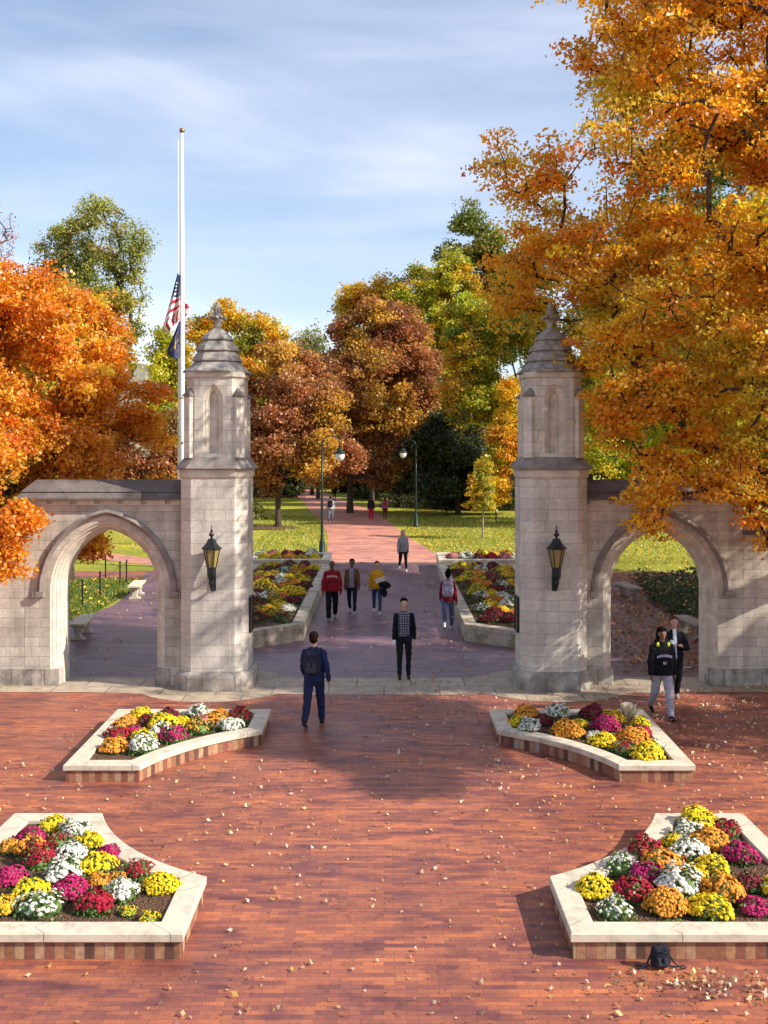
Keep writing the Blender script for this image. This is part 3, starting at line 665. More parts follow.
# pale grass tuft in right planter
x,y=G(625,715,.35)
g=MB()
for i in range(150):
    a=rng.uniform(0,6.28); l=rng.uniform(.18,.34); sp=rng.uniform(.05,.2)
    p=Vector((x,y,.22)); q=p+Vector((math.cos(a)*sp+.08,math.sin(a)*sp,l)); w=Vector((-math.sin(a),math.cos(a),0))*.008
    g.add([p-w,p+w,q+w*1.4,q-w*1.4],[(0,1,2,3)])
tuft=g.build('grass_plant',plain('pale_straw',(.62,.55,.38),.8,.1,4)); tag(tuft,'pale spiky tuft of cream grass at the back of the right planter','grass plant')

# ------------------------------------------------------------------ trees
def orient_sum(n,up,out,D):
    v=rand_dirs(n)*.9+np.array([0,0,up])+D*out
    return v/np.linalg.norm(v,axis=1,keepdims=True)
def tree(name,label,base,ells,palette,n_cl,n_leaf,leaf,rc,trunk_r=.2,split=.3,seed=1,group=None,shell=.42,tips=.012,parent_extra=None,cat='tree',bark=None,flat=.6,gz=0,jit=.16,lobes=0,lean_k=.9):
    rg=np.random.default_rng(seed)
    bx,by=base
    t=thing(name,label,cat,(bx,by,gz),0,group)
    w=np.array([(e[3]*e[4]*e[5])**.75*(e[6] if len(e)>6 else 1) for e in ells]); w/=w.sum()
    idx=rg.choice(len(ells),n_cl,p=w); E=np.array([e[:6] for e in ells])[idx]
    d=rg.normal(size=(n_cl,3)); d/=np.linalg.norm(d,axis=1,keepdims=True); r=rg.uniform(0,1,n_cl)**shell
    P=E[:,:3]+d*r[:,None]*E[:,3:6]-np.array([bx,by,gz]); Dout=d
    if lobes:
        LD=rg.normal(size=(len(ells),lobes,3)); LD/=np.linalg.norm(LD,axis=2,keepdims=True); LD*=rg.uniform(.5,1.08,(len(ells),lobes,1)); LR=rg.uniform(.26,.52,(len(ells),lobes))
        li=rg.integers(lobes,size=n_cl); q=LD[idx,li]+d*r[:,None]*LR[idx,li][:,None]
        P=E[:,:3]+q*E[:,3:6]-np.array([bx,by,gz]); Dout=q/np.linalg.norm(q,axis=1,keepdims=True)*.5+d*.5
    top=P[:,2].max(); zlow=max(.5,P[:,2].min())
    zs=split*top
    # skeleton
    nodes=[np.array([0,0,-.05])]; par=[-1]
    hh=top*.8; K=14
    cx,cy=P[:,0].mean(),P[:,1].mean()
    for i in range(1,K+1):
        f=i/K; z=hh*f; lean=max(0,(z-zs)/(top-zs))
        nodes.append(np.array([cx*lean*lean_k+rg.normal(0,.012*top)*(f>.25)*.5, cy*lean*lean_k+rg.normal(0,.012*top)*(f>.25)*.5, z])); par.append(i-1)
    arr=np.zeros((n_cl*7+40,3)); arr[:len(nodes)]=nodes; cnt=len(nodes)
    core=np.array([cx,cy,zs])
    order=np.argsort(np.linalg.norm((P-core)*[1,1,.8],axis=1))
    zsplit_idx=max(1,int(K*zs/hh))
    for o in order:
        p=P[o]; A=arr[zsplit_idx:cnt]
        dv=p-A; dist=np.linalg.norm(dv,axis=1)
        cost=dist+np.maximum(0,A[:,2]-p[2])*.9
        j=int(np.argmin(cost))+zsplit_idx
        L=dist[j-zsplit_idx]; n=int(max(1,min(6,L/ (rc*1.1)+.5)))
        a=arr[j].copy(); pr=j
        for k in range(1,n+1):
            f=k/n; q=a+(p-a)*f; q[2]+=math.sin(f*math.pi)*L*.07
            if k<n: q=q+rg.normal(0,.04*L/n+.005,3)
            arr[cnt]=q; par.append(pr); pr=cnt; cnt+=1
    arr=arr[:cnt]
    par=np.array(par); val=np.zeros(cnt); kids=np.zeros(cnt,int)
    for i in range(cnt-1,0,-1):
        if kids[i]==0: val[i]=tips**2.3
        val[par[i]]+=val[i]; kids[par[i]]+=1
    rad=val**(1/2.3); rad*=1; k_=trunk_r/rad[1] if rad[1]>0 else 1
    rad=np.where(rad>tips*1.5, tips*1.5+(rad-tips*1.5)*((trunk_r-tips*1.5)/max(1e-6,rad[1]-tips*1.5)), rad)
    rad[0]=trunk_r*1.35
    # segment tubes
    def tubes(sel,ns):
        i=np.nonzero(sel)[0]; a=arr[par[i]]; b=arr[i]; ra=np.minimum(rad[par[i]],rad[i]*1.5); ra=np.where(par[i]==0,rad[0],ra); rb=rad[i]
        dd=b-a; ln=np.linalg.norm(dd,axis=1,keepdims=True)+1e-9; dd=dd/ln; b=b+dd*rb[:,None]*.3
        ref=np.where(np.abs(dd[:,2:3])<.8,np.array([[0,0,1.]]),np.array([[1.,0,0]])); u=np.cross(dd,ref); u/=np.linalg.norm(u,axis=1,keepdims=True); v=np.cross(dd,u)
        out=[]
        for k in range(ns):
            t0,t1=2*np.pi*k/ns,2*np.pi*(k+1)/ns
            e0=u*np.cos(t0)+v*np.sin(t0); e1=u*np.cos(t1)+v*np.sin(t1)
            out.append(np.stack([a+e0*ra[:,None],a+e1*ra[:,None],b+e1*rb[:,None],b+e0*rb[:,None]],1))
        return np.concatenate(out).reshape(-1,3)
    big=rad>trunk_r*.18; big[0]=False; small=~big; small[0]=False
    V=np.concatenate([tubes(big,9),tubes(small,4)])
    np_mesh('trunk',V,4,bark or M['bark'],t)
    # leaves
    cols=np.array([c for c,_ in palette],float); pw=np.array([q for _,q in palette],float); pw/=pw.sum()
    # spatially coherent colour choice
    nz=np.array([mnoise.noise(Vector((p[0]*.28+seed,p[1]*.28,p[2]*.33))) for p in P])
    rank=np.argsort(np.argsort(nz+rg.normal(0,.12,n_cl)))/n_cl
    ci=np.searchsorted(np.cumsum(pw),rank).clip(0,len(cols)-1)
    nl=(n_leaf*rg.uniform(.45,1.55,n_cl)).astype(int)
    cid=np.repeat(np.arange(n_cl),nl); n=len(cid)
    off=rg.normal(size=(n,3)); off/=np.linalg.norm(off,axis=1,keepdims=True); off*=(rg.uniform(0,1,n)**.45)[:,None]
    sc=rc*rg.uniform(.65,1.25,n_cl)[cid]
    off=off*sc[:,None]*np.array([1,1,flat])
    off[:,2]-= .25*sc*(off[:,0]**2+off[:,1]**2)/(sc**2)
    Cn=P[cid]+off
    cl=cols[ci][cid]*(1+rg.normal(0,jit,(n,1)))*(1+rg.normal(0,.06,(n,3)))*(1+.18*rg.normal(0,1,n_cl))[cid][:,None]
    cl=cl.clip(.004,.95)
    v=rand_dirs(n)*.8+np.array([0,0,.45])+Dout[cid]*.35; v/=np.linalg.norm(v,axis=1,keepdims=True)
    Q=quads(Cn,v,leaf*rg.uniform(.6,1.3,n),.85)
    np_mesh('crown',Q,4,M['leaf'],t,col=cl)
    return t
ORG=[((.93,.34,.022),3),((.94,.43,.03),3),((.86,.25,.018),1.1),((.94,.54,.05),1.4)]
ORG2=[((.95,.42,.018),3),((.96,.50,.025),3),((.90,.33,.014),1.5),((.95,.60,.05),1.2),((.60,.50,.03),.25)]
GOLD=[((.80,.50,.02),3),((.85,.38,.02),1.6),((.58,.50,.03),1.5)]
YGR=[((.62,.56,.03),2),((.40,.44,.025),2),((.76,.52,.02),1.2),((.22,.28,.02),1)]
OLV=[((.30,.30,.025),2),((.42,.38,.03),2),((.55,.37,.025),1.5),((.18,.20,.02),1.5)]
RUS=[((.46,.185,.065),3),((.58,.27,.07),2),((.34,.12,.05),1.6),((.66,.38,.05),1.7)]
GRN=[((.34,.36,.06),2),((.44,.43,.07),2),((.24,.27,.045),1.2),((.48,.38,.10),.7)]
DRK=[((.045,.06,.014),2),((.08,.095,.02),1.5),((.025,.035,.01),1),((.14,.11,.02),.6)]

tree('maple_tree','towering orange maple at the right, its boughs hanging before the right tower and wall',(12.4,23.2),[
 (6.9,21.5,13.4,3.0,2.6,2.0),(5.6,21.5,11.9,1.6,2.0,1.2),(5.4,22,14.3,1.3,1.5,.9,1.1),(4.9,21.8,13.0,1.0,1.2,.7,1.0),(4.35,23.7,8.0,1.0,.8,1.0,1.2),(4.3,22.5,7.0,.5,.6,.6,1.0),(3.1,21.6,10.7,1.15,1.1,.55,1.3),(4.6,21.8,9.3,1.6,1.8,1.0),(2.9,24.2,8.6,.95,.8,.75),(3.2,23.6,9.4,1.0,1.0,.6),
 (6.2,21.2,8.3,2.4,2.3,1.5),(6.8,20.8,10.8,2.6,2.4,1.4),(4.75,21.3,7.3,.85,.9,.6,1.3),(5.2,20.9,6.1,1.0,1.0,.75,1.3),(4.65,20.9,5.5,.45,.5,.55,1.5),(6.8,20.7,5.9,1.8,1.3,.85),(8.0,21,7.2,2.0,2,1.3),
 (5.25,20.4,4.25,.62,.55,.5,1.8),(5.15,20.3,3.65,.35,.35,.3,2.2),(6.5,20.4,4.5,1.0,.8,.5,1.6),(5.9,20.6,5.0,.9,.6,.45,1.6),(7.4,20.5,4.9,.8,.6,.6,1.6),(7.3,20.4,3.9,.5,.5,.6,1.8),(7.6,20.4,3.2,.3,.4,.35,1.5),
 (10.8,14.7,7.8,2.3,2.5,.9,7),(12.0,14.6,8.8,2.0,2.2,.8,3),(11.4,18,9.4,1.6,1.6,1.0,.8),(16.8,15.8,8,2.2,2.4,1.1,.8),(15,19,10,2.5,2.5,1.6,.4),(9.6,21,9.5,2.6,2.8,3.4,.6),(12.6,23,9.5,4.0,3.8,4.0,.4),(10,21,13.8,3.8,3.0,2.2,.6),(13,22,14.5,3.5,3.2,2.4,.35),(8.6,21.5,15.6,2.8,2.6,1.2,.5)],
 ORG2,5600,70,.082,.44,.24,.16,11,shell=.6,tips=.010,lobes=26,lean_k=.15,flat=.42)
tree('maple_tree','fiery orange maple at the left edge, overhanging the left end of the gate',(-12.2,25.2),[
 (-7.6,24.2,5.9,1.9,1.6,1.5),(-8.9,24,7.4,2.2,2.2,1.7),(-6.75,26.2,6.2,1.35,1.1,.9),(-5.95,26.8,5.55,.7,.7,.65,1.2),(-7.0,26.5,7.4,.6,.9,.45),(-7.8,25.4,8.5,1.6,1.6,.7),(-9.0,24.5,5.0,2.0,1.4,1.5),
 (-7.55,21.3,3.25,.6,.45,.5,1.6),(-7.25,21.2,3.55,.5,.4,.4,1.6),(-8.2,21.4,4.6,.8,.6,.8,1.2),(-7.75,21.3,2.75,.4,.4,.33,1.5),(-7.1,25.4,2.85,.5,.4,.32,1.6),(-7.5,25.2,3.3,.5,.5,.5),
 (-11.5,24.5,7.5,3.2,3,3.2,.7),(-13.5,26,7,3,3.3,3,.35),(-10.2,24.5,8.8,2.2,2,.9,.8)],
 ORG,3000,80,.085,.37,.30,.2,23,shell=.5,tips=.010,lobes=12,lean_k=.3)
def px_e(px,py,Y,w,h,dep=None,wt=1):
    x,y,z=W(px,py,Y); rx=w*Y/F; rz=h*Y/F
    return (x,y,z,rx,dep or rx*.85,rz,wt)
def bg(name,label,px,Y,E,pal,n_cl,n_leaf,leaf,rc,tr=.25,split=.3,seed=1,**kw):
    kw.setdefault('lobes',13); tr*=.6; n_cl=int(n_cl*1.1); leaf*=.72; n_leaf=int(n_leaf*1.85)
    bx=(px-CX)*Y/F
    return tree(name,label,(bx,Y),[px_e(e[0],e[1],e[4] if len(e)>4 else Y,e[2],e[3]) for e in E],pal,n_cl,n_leaf,leaf,rc,tr,split,seed,**kw)
# middle distance and background
bg('maple_tree','russet tree with low spreading limbs on the lawn left of the path',278,68,[(290,440,50,36),(262,405,28,38),(300,385,34,34),(285,352,22,14),(330,455,30,24),(258,468,26,20),(246,430,18,24),(318,415,26,30)],RUS,1300,30,.25,.75,.30,.16,31)
bg('maple_tree','large russet brown tree behind the street lamp beside the path',350,84,[(365,400,52,55),(395,355,40,40),(350,345,28,30),(330,425,34,36),(410,430,40,44),(370,468,52,20),(385,312,22,18),(330,375,22,22),(425,385,22,34)],RUS,1900,30,.32,.9,.4,.2,32)
bg('maple_tree','orange topped tree rising over the russet trees in the middle',372,100,[(372,300,26,22),(350,312,14,20),(395,298,16,18),(372,340,34,30)],GOLD,420,28,.34,.95,.35,.3,33,jit=.2)
bg('maple_tree','tall olive and yellow tree between the russet trees and the big orange maple',458,92,[(440,295,30,36),(422,345,28,36),(462,345,34,45),(440,395,36,30),(408,292,14,20),(455,275,20,20),(478,385,26,36),(418,268,10,10),(432,428,22,16),(462,438,20,14),(478,455,12,12)],YGR+[((.72,.44,.02),2)],1700,30,.28,.8,.4,.25,34)
bg('oak_tree','dark green tree top showing behind the orange boughs near the right tower',482,96,[(476,240,32,26),(510,270,34,42),(455,262,18,18),(480,300,40,40)],[((.17,.20,.03),2),((.26,.28,.035),2),((.32,.26,.04),.7)],700,30,.33,.9,.5,.4,35)
bg('maple_tree','yellow green tree close behind the right tower on its left side',533,72,[(478,370,28,42),(505,330,30,34),(498,405,22,26),(520,400,32,56),(468,312,20,20),(458,340,16,20),(462,400,18,20)],YGR+[((.70,.40,.02),1.5)],1500,30,.22,.62,.3,.3,36)
bg('maple_tree','golden orange tree right behind the opening side of the right tower',535,68,[(503,455,16,28),(515,420,22,34),(498,488,12,12),(500,440,12,14)],GOLD,560,30,.19,.5,.2,.35,37)
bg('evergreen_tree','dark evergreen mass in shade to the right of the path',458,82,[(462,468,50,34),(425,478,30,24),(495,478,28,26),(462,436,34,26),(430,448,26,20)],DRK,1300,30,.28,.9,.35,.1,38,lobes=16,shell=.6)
bg('maple_tree','golden yellow tree directly behind the left tower spire',238,90,[(240,335,40,28),(265,345,26,24),(215,330,20,18),(235,370,45,34),(222,310,12,10)],GOLD+[((.34,.33,.03),1)],900,28,.30,.8,.35,.3,39)
bg('maple_tree','green and yellow tree behind the flagpole, left of the left tower',172,74,[(172,375,22,32),(160,350,12,20),(188,400,20,30),(170,420,28,28)],YGR,560,28,.25,.7,.3,.3,40)
bg('elm_tree','tall airy green tree with thin limbs behind the left orange maple',96,78,[(100,225,34,24),(72,240,30,26),(125,255,24,36),(60,275,28,28),(98,290,38,42),(125,310,22,38),(80,330,36,40)],GRN,820,26,.22,.85,.40,.28,41,shell=.6,tips=.03)
bg('elm_tree','pale sparse green tree seen low in the gap of sky',312,118,[(310,338,16,18),(300,360,20,22),(325,355,14,20)],[((.32,.34,.12),2),((.40,.36,.10),1)],220,16,.30,.9,.3,.3,42,tips=.03)
bg('maple_tree','muted russet tree behind the coping of the left arched wall',150,56,[(150,448,32,32),(120,460,26,28),(180,452,22,34),(178,420,14,22)],RUS+[((.42,.26,.08),2)],620,26,.19,.5,.25,.2,43)
bg('maple_tree','yellow green maple showing above and behind the left orange maple',70,40,[(85,318,36,26),(50,320,36,26),(110,345,26,22),(60,350,50,30)],[((.52,.40,.025),2),((.36,.33,.03),2),((.78,.30,.02),1.5)],900,30,.15,.42,.25,.3,44)
bg('maple_tree','nearly bare tree with pinkish leaves at the left frame edge',-26,60,[(-10,225,22,28),(-20,280,26,30),(5,255,12,14)],[((.55,.2,.12),1),((.5,.3,.15),1)],260,5,.16,.5,.25,.3,45,tips=.022)
bg('maple_tree','yellow and green tree filling the view behind the right arched wall',640,68,[(640,400,48,50),(600,440,34,44),(690,420,48,55),(620,340,36,44),(680,330,50,50),(740,380,50,80)],YGR+[((.72,.36,.02),2)],1900,28,.2,.62,.3,.3,46)
bg('maple_tree','green tree deep behind the boughs at the upper right',700,70,[(680,220,70,60),(620,260,50,50),(740,160,60,60),(720,300,70,60)],[((.22,.25,.03),2),((.4,.36,.03),2),((.12,.16,.02),1)],1200,28,.3,.85,.4,.3,47)
bg('maple_tree','olive tree behind the right tower between it and the dark evergreen',560,75,[(548,350,34,50),(570,420,40,50),(535,440,26,40)],OLV+[((.6,.4,.02),1)],900,28,.27,.75,.35,.3,48)
# trees mostly beyond the right frame edge whose crowns shade the court
tree('maple_tree','golden maple beyond the right arch, mostly outside the frame',(15.5,33),[(14,32,9.5,4.5,4.2,3.0),(10.6,31.5,8.0,2.6,3.4,1.6),(16,34,13,4,4,2.6),(12,36,10.5,3.4,3.4,2.4),(11.2,28.0,10.5,2.8,2.6,2.2),(10.6,26.5,8.2,2.2,2.2,1.5),(10.5,37,8.6,2.4,3.2,1.5),(11,40.5,10,2.4,2.4,2),(9.6,30,6.6,1.3,2.6,1.0)],GOLD,1500,34,.22,.62,.34,.25,51)
tree('maple_tree','orange maple outside the frame on the right whose shade covers the right court',(24,30),[(20,26,8.5,5,4.5,3.2),(24,33,10,5,5,4),(19.5,36,8.5,4,4.5,3),(22,20,8.5,4,3.5,3),(19.5,16.2,8.2,3.4,2.4,2.2),(26,26,12,5,5,3)],ORG2,1500,30,.28,.75,.4,.25,55,lobes=10)
tree('young_maple','slender staked yellow green sapling on the lawn left of the right tower',(G(483,539)),[px_e(483,488,59.5,17,20),px_e(484,468,59.5,9,12),px_e(480,505,59.5,15,6)],[((.58,.46,.03),2),((.42,.40,.03),2),((.7,.42,.02),1)],170,26,.14,.28,.05,.35,53,cat='sapling',tips=.008,bark=plain('pale_bark',(.30,.24,.18),.9,.2,9))
tree('young_maple','farther yellow sapling half hidden by the right tower',(G(496,522)),[px_e(497,478,73,12,22),px_e(497,498,73,12,8)],GOLD,110,22,.18,.35,.05,.35,54,cat='sapling',tips=.01)
# far trees closing the horizon
far=[]
fx=[(20,118,15,OLV),(75,130,16,RUS),(135,122,13,OLV),(205,128,15,RUS),(262,120,14,OLV),(318,150,13,RUS),(352,158,13,DRK),(392,135,16,DRK),(436,118,15,DRK),(480,112,15,DRK),(530,120,16,OLV),(590,112,16,YGR),(650,118,16,OLV),(705,110,17,YGR),(760,116,16,OLV)]
proto={}
words=['far left','second from the left','third from the left','behind the left tower','just right of the left tower','left of the path end','at the path end','right of the path end','behind the dark evergreen','beside the dark evergreen','behind the right tower','behind the right arch','right of the right arch','near the right frame edge','at the right frame edge']
for i,(px,Y,h,pal) in enumerate(fx):
    key=id(pal); bx=(px-CX)*Y/F
    if key not in proto:
        e=[(bx,Y,h*.55,h*.42,h*.4,h*.34),(bx+h*.15,Y,h*.8,h*.25,h*.25,h*.2),(bx-h*.2,Y-1,h*.3,h*.3,h*.3,h*.2),(bx+h*.25,Y-1,h*.28,h*.25,h*.3,h*.2)]
        t=tree('broadleaf_tree','x',(bx,Y),e,pal,420,26,.5,1.3,.35,.2,60+i); proto[key]=t
    else: t=copy_tree(proto[key],(bx,Y,0),i*1.3)
    t['label']='%s tree in the distant row, %s'%({id(OLV):'olive',id(RUS):'russet',id(DRK):'dark green',id(YGR):'yellowish'}[key],words[i]); t['group']='distant row of trees'; t['category']='tree'

# shrubs under trees right of the path and at left
def shrub(label,x,y,rx,rz,pal,n,seed,grp=None):
    rg=np.random.default_rng(seed)
    t=thing('shrub',label,'shrub',(x,y,0),0,grp)
    d=rg.normal(size=(n,3)); d/=np.linalg.norm(d,axis=1,keepdims=True); d[:,2]=abs(d[:,2]); r=rg.uniform(0,1,n)**.3
    P=d*r[:,None]*np.array([rx,rx*.7,rz]); P*= (1+.2*np.sin(5*d[:,0:1]*3+seed))
    cols=np.array([c for c,_ in pal])[rg.integers(len(pal),size=n)]*(1+rg.normal(0,.2,(n,1)))
    v=rand_dirs(n)*.8+d*.5; v/=np.linalg.norm(v,axis=1,keepdims=True)
    np_mesh('foliage',quads(P,v,rg.uniform(.10,.22,n)),4,M['leaf'],t,col=cols.clip(.004,.9))
    m=MB()
    for k in range(6):
        a=k*1.05; m.tube([(0,0,0),(.3*rx*math.cos(a),.3*rx*math.sin(a),rz*.7)],[.03,.012],5)
    m.build('stem',M['bark'],t)
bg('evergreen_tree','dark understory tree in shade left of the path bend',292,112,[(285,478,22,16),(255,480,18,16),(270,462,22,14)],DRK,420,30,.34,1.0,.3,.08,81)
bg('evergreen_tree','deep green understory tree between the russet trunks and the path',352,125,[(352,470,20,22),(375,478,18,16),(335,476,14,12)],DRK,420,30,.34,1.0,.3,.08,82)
bg('maple_tree','olive gold tree filling the gap between the russet and the yellow green trees',416,112,[(416,330,26,40),(400,370,24,34),(440,380,26,40),(425,290,16,20)],OLV,900,28,.36,1.0,.35,.3,85)
bg('maple_tree','deep maroon tree behind the path and the russet trees',396,104,[(396,430,36,34),(360,450,30,28),(425,445,24,26)],RUS,800,28,.34,1.0,.35,.15,86)
bg('maple_tree','soft gold tree low between left tower and russet trees',318,108,[(318,390,24,26),(300,420,22,26),(335,375,14,16)],GOLD+RUS[:2],560,26,.34,1.0,.3,.25,87)
bg('evergreen_tree','dark green understory tree to the right of the far lamp',408,96,[(408,480,20,22),(395,465,16,18),(425,470,14,22)],DRK,520,30,.30,.9,.3,.08,83)
bg('evergreen_tree','dark low tree behind the sapling beside the right tower',508,88,[(505,480,26,24),(530,475,20,26),(480,485,20,18)],DRK,560,30,.28,.85,.3,.08,84)
lab=['dark shrub at the right edge of the far path','second dark shrub along the far lawn edge','round dark shrub under the evergreen','dark shrub in front of the right tower side lawn edge','low dark shrub closing the path bend']
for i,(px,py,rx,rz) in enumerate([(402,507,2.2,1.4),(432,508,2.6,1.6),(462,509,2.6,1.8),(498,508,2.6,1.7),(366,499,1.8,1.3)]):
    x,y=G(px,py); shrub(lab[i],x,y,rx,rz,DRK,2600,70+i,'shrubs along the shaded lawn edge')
x,y=G(258,520); shrub('pale yellow green shrub just right of the left tower on the lawn',x-.3,y,1.1,1.5,[((.4,.36,.08),1),((.28,.3,.05),1)],900,77)

# ------------------------------------------------------------------ stone building behind the left maple
x,y,z=W(147,400,88)
t=thing('stone_building','pale limestone gabled building peeping over the left orange maple','building',(x,88,0))
lm=ashlar('building_limestone',(.62,.56,.47),(.52,.46,.39),(.4,.35,.3),bw=.8,rh=.4)
m=MB(); m.box(-3.4,1.15,0,9,0,9.3)
m.add([(-2.2,-.3,0),(1.15,-.3,0),(1.15,-.3,9.6),(-.5,-.3,12.2),(-2.2,-.3,9.6),(-2.2,0,0),(1.15,0,0),(1.15,0,9.6),(-.5,0,12.2),(-2.2,0,9.6)],[(0,1,2,3,4),(5,9,8,7,6),(0,4,9,5),(1,6,7,2),(4,3,8,9),(3,2,7,8)]); m.build('wall',lm,t)
m=MB(); m.add([(-3.6,-.2,9.3),(-2.3,-.2,9.3),(-2.3,4.5,11.4),(-3.6,4.5,11.4),(-3.6,9.2,9.3),(-2.3,9.2,9.3),(-.5,-.1,12.2),(1.3,-.1,9.5),(1.3,9,9.5),(-.5,9,12.2),(-2.3,-.1,9.5),(-2.3,9,9.5)],[(0,1,2,3),(3,2,5,4),(6,7,8,9),(10,6,9,11)])
rf=m.build('roof',M['slate'],t)
m=MB(); m.box(.2,1.0,2,3,9.9,13.4); m.box(.1,1.1,1.9,3.1,13.4,13.6); m.build('chimney',lm,rf)
for wx,wz in ((-1.2,6.5),(.1,6.5)):
    m=MB(); m.box(wx-.4,wx+.4,-.34,-.305,wz,wz+1.8) if wx>-2 else m.box(wx-.4,wx+.4,-.04,-.005,wz,wz+1.8); m.build('window',plain('dark_pane',(.03,.035,.045),.1,.05,2),t)

# ------------------------------------------------------------------ flagpole and flags
PX,PY=(182-CX)*45/F,45.0
t=thing('flagpole','tall white flagpole with a ball top rising behind the left tower','flagpole',(PX,PY,0))
ztop=HC+(HY-133)*PY/F
m=MB(); m.lathe([(.13,0),(.125,6),(.105,12),(.065,ztop)],n=12); m.build('pole',M['white'],t,smooth=True)
m=MB(); m.ell((0,0,ztop+.10),.12,.12,.12,12,8); m.build('finial_ball',M['gold'],t,smooth=True)
m=MB(); m.lathe([(.35,0),(.33,.15),(.2,.28),(.14,.4)],n=14); m.build('base_collar',M['iron'],t,smooth=True)
m=MB(); m.tube([(-.16,-.08,1.2),(-.14,-.06,9),(-.15,-.08,ztop-.3)],.012,4); m.build('halyard',M['white'],t)
def flagmat(name,c): return plain(name,c,.7,.08,4,bump=.05)
FR,FW,FB=flagmat('flag_red',(.62,.02,.05)),flagmat('flag_white',(.82,.78,.72)),flagmat('flag_blue',(.025,.03,.10))
def cloth(name,poly,folds,mats,matf,label,cat,nu=28,nv=44):
    """poly(u,v)->(px,py) gives the hanging outline; folds(u,v)-> depth metres"""
    mb=MB(); vs=[]
    for j in range(nv+1):
        for i in range(nu+1):
            u,v=i/nu,j/nv; px,py=poly(u,v); x,y,z=W(px,py,PY)
            vs.append((x-PX,folds(u,v)-.10,z))
    fs=[];mi=[]
    for j in range(nv):
        for i in range(nu):
            a=j*(nu+1)+i; fs.append((a,a+1,a+nu+2,a+nu+1)); mi.append(matf((i+.5)/nu,(j+.5)/nv))
    mb.v=vs; mb.f=fs; mb.mi=mi
    o=mb.build(name,mats,smooth=True); o.location=(PX,PY,0)
    md=o.modifiers.new('thick','SOLIDIFY'); md.thickness=.012
    return tag(o,label,cat)
def lerp(a,b,t): return a+(b-a)*t
def us_poly(u,v):
    # u 0 = free left fold, 1 = at the pole ; v down
    if v<.9: xl=lerp(178,162.5,v/.9); yl=lerp(273.5,329,v/.9)
    else: xl=lerp(162.5,169,(v-.9)/.1); yl=lerp(329,334,(v-.9)/.1)
    xr=180; yr=lerp(276,320,v)
    return lerp(xl,xr,u),lerp(yl,yr,u)-1.5*math.sin(u*3.1)*v
def us_mat(u,v):
    if v<.42+.05*u: 
        # small stars
        return 1 if (int(u*9)%2==0 and int(v*40)%3==0 and .12<u<.9 and v>.1) else 2
    if v>.80:
        return 0 if int(u*7+ (v-.8)*6)%2==0 else 1
    s=int((v-.42)/.38*5)
    return 1 if s%2==0 else 0
o=cloth('national_flag',us_poly,lambda u,v:.10*math.sin(u*9+v*2),[FR,FW,FB],us_mat,'stars and stripes flag drooping at half mast on the tall white pole','flag')
def us2_poly(u,v):
    xr=lerp(182.5,190,min(1,v*1.5)); 
    if v>.66: xr=lerp(190,184,(v-.66)/.34)
    yl=lerp(288,322,v); yr=lerp(291,317,v)
    return lerp(181.5,xr,u),lerp(yl,yr,u)+4*u*(1-v)
fold=MB()
mb=MB(); vs=[];fs=[];mi=[]
nu,nv=8,20
for j in range(nv+1):
    for i in range(nu+1):
        u,v=i/nu,j/nv; px,py=us2_poly(u,v); x,y,z=W(px,py,PY); vs.append((x-PX,.12+.04*math.sin(u*6),z))
for j in range(nv):
    for i in range(nu):
        a=j*(nu+1)+i; fs.append((a,a+1,a+nu+2,a+nu+1)); mi.append(int(((j+.5)/nv*5)+(i/nu)*.0)%2)
mb.v,mb.f,mb.mi=vs,fs,mi
f2=mb.build('flag_fold',[FR,FW],o,smooth=True); md=f2.modifiers.new('thick','SOLIDIFY'); md.thickness=.012
def st_poly(u,v):
    xl=lerp(178.5,165.5,min(1,v*1.05)); yl=lerp(324,356,v)
    if v>.85: xl=lerp(xl,170,(v-.85)/.15); 
    xr=181; yr=lerp(321,357,v)
    return lerp(xl,xr,u),lerp(yl,yr,u)+(2.5*math.sin(u*3.1) if v>.9 else 0)
o=cloth('state_flag',st_poly,lambda u,v:.09*math.sin(u*7+1),[FB,plain('flag_gold',(.62,.38,.08),.7,.1,4)],lambda u,v:(1 if (abs(u-.55-.35*(v-.6))<.045 and .35<v<.8) or ((int(u*14)+int(v*22))%7==0 and .3<v<.85 and .25<u<.9 and int(u*28)%2) else 0),'navy state flag with gold torch emblem hanging under the national flag','flag')

# ------------------------------------------------------------------ street lamps
def street_lamp(x,y,label,dirx):
    t=thing('street_lamp',label,'street lamp',(x,y,0),0,'green gooseneck street lamps')
    m=MB(); m.lathe([(.19,0),(.19,.08),(.15,.14),(.13,.7),(.10,.78),(.07,.9),(.055,3),(.045,5.15)],n=12); m.build('pole',M['greenmetal'],t,smooth=True)
    m=MB(); pts=[(0,0,5.1)]+[(dirx*(.42-.42*math.cos(a)),0,5.25+.42*math.sin(a)) for a in [math.pi*i/10 for i in range(0,10)]]+[(dirx*.84,0,5.12)]
    m.tube(pts,.032,8)
    m.tube([(0,0,4.7),(dirx*.2,0,4.85),(dirx*.3,0,5.15),(dirx*.2,0,5.4)],.014,6); m.build('arm',M['greenmetal'],t,smooth=True)
    m=MB(); m.lathe([(.05,5.14),(.09,5.10),(.12,5.0),(.27,4.88),(.29,4.85),(.24,4.85)],(dirx*.84,0,0),14); m.build('lamp_shade',M['greenmetal'],t,smooth=True)
    m=MB(); m.lathe([(.20,4.849),(.225,4.75),(.20,4.62),(.12,4.52),(.03,4.47)],(dirx*.84,0,0),14); m.build('globe',M['globe'],t,smooth=True)
    return t
x,y=G(322,557); street_lamp(x,y,'green street lamp on the left lawn edge, its globe turned toward the path',1)
x,y=G(416,527); street_lamp(x,y,'farther green street lamp right of the path, against dark trees',-1)

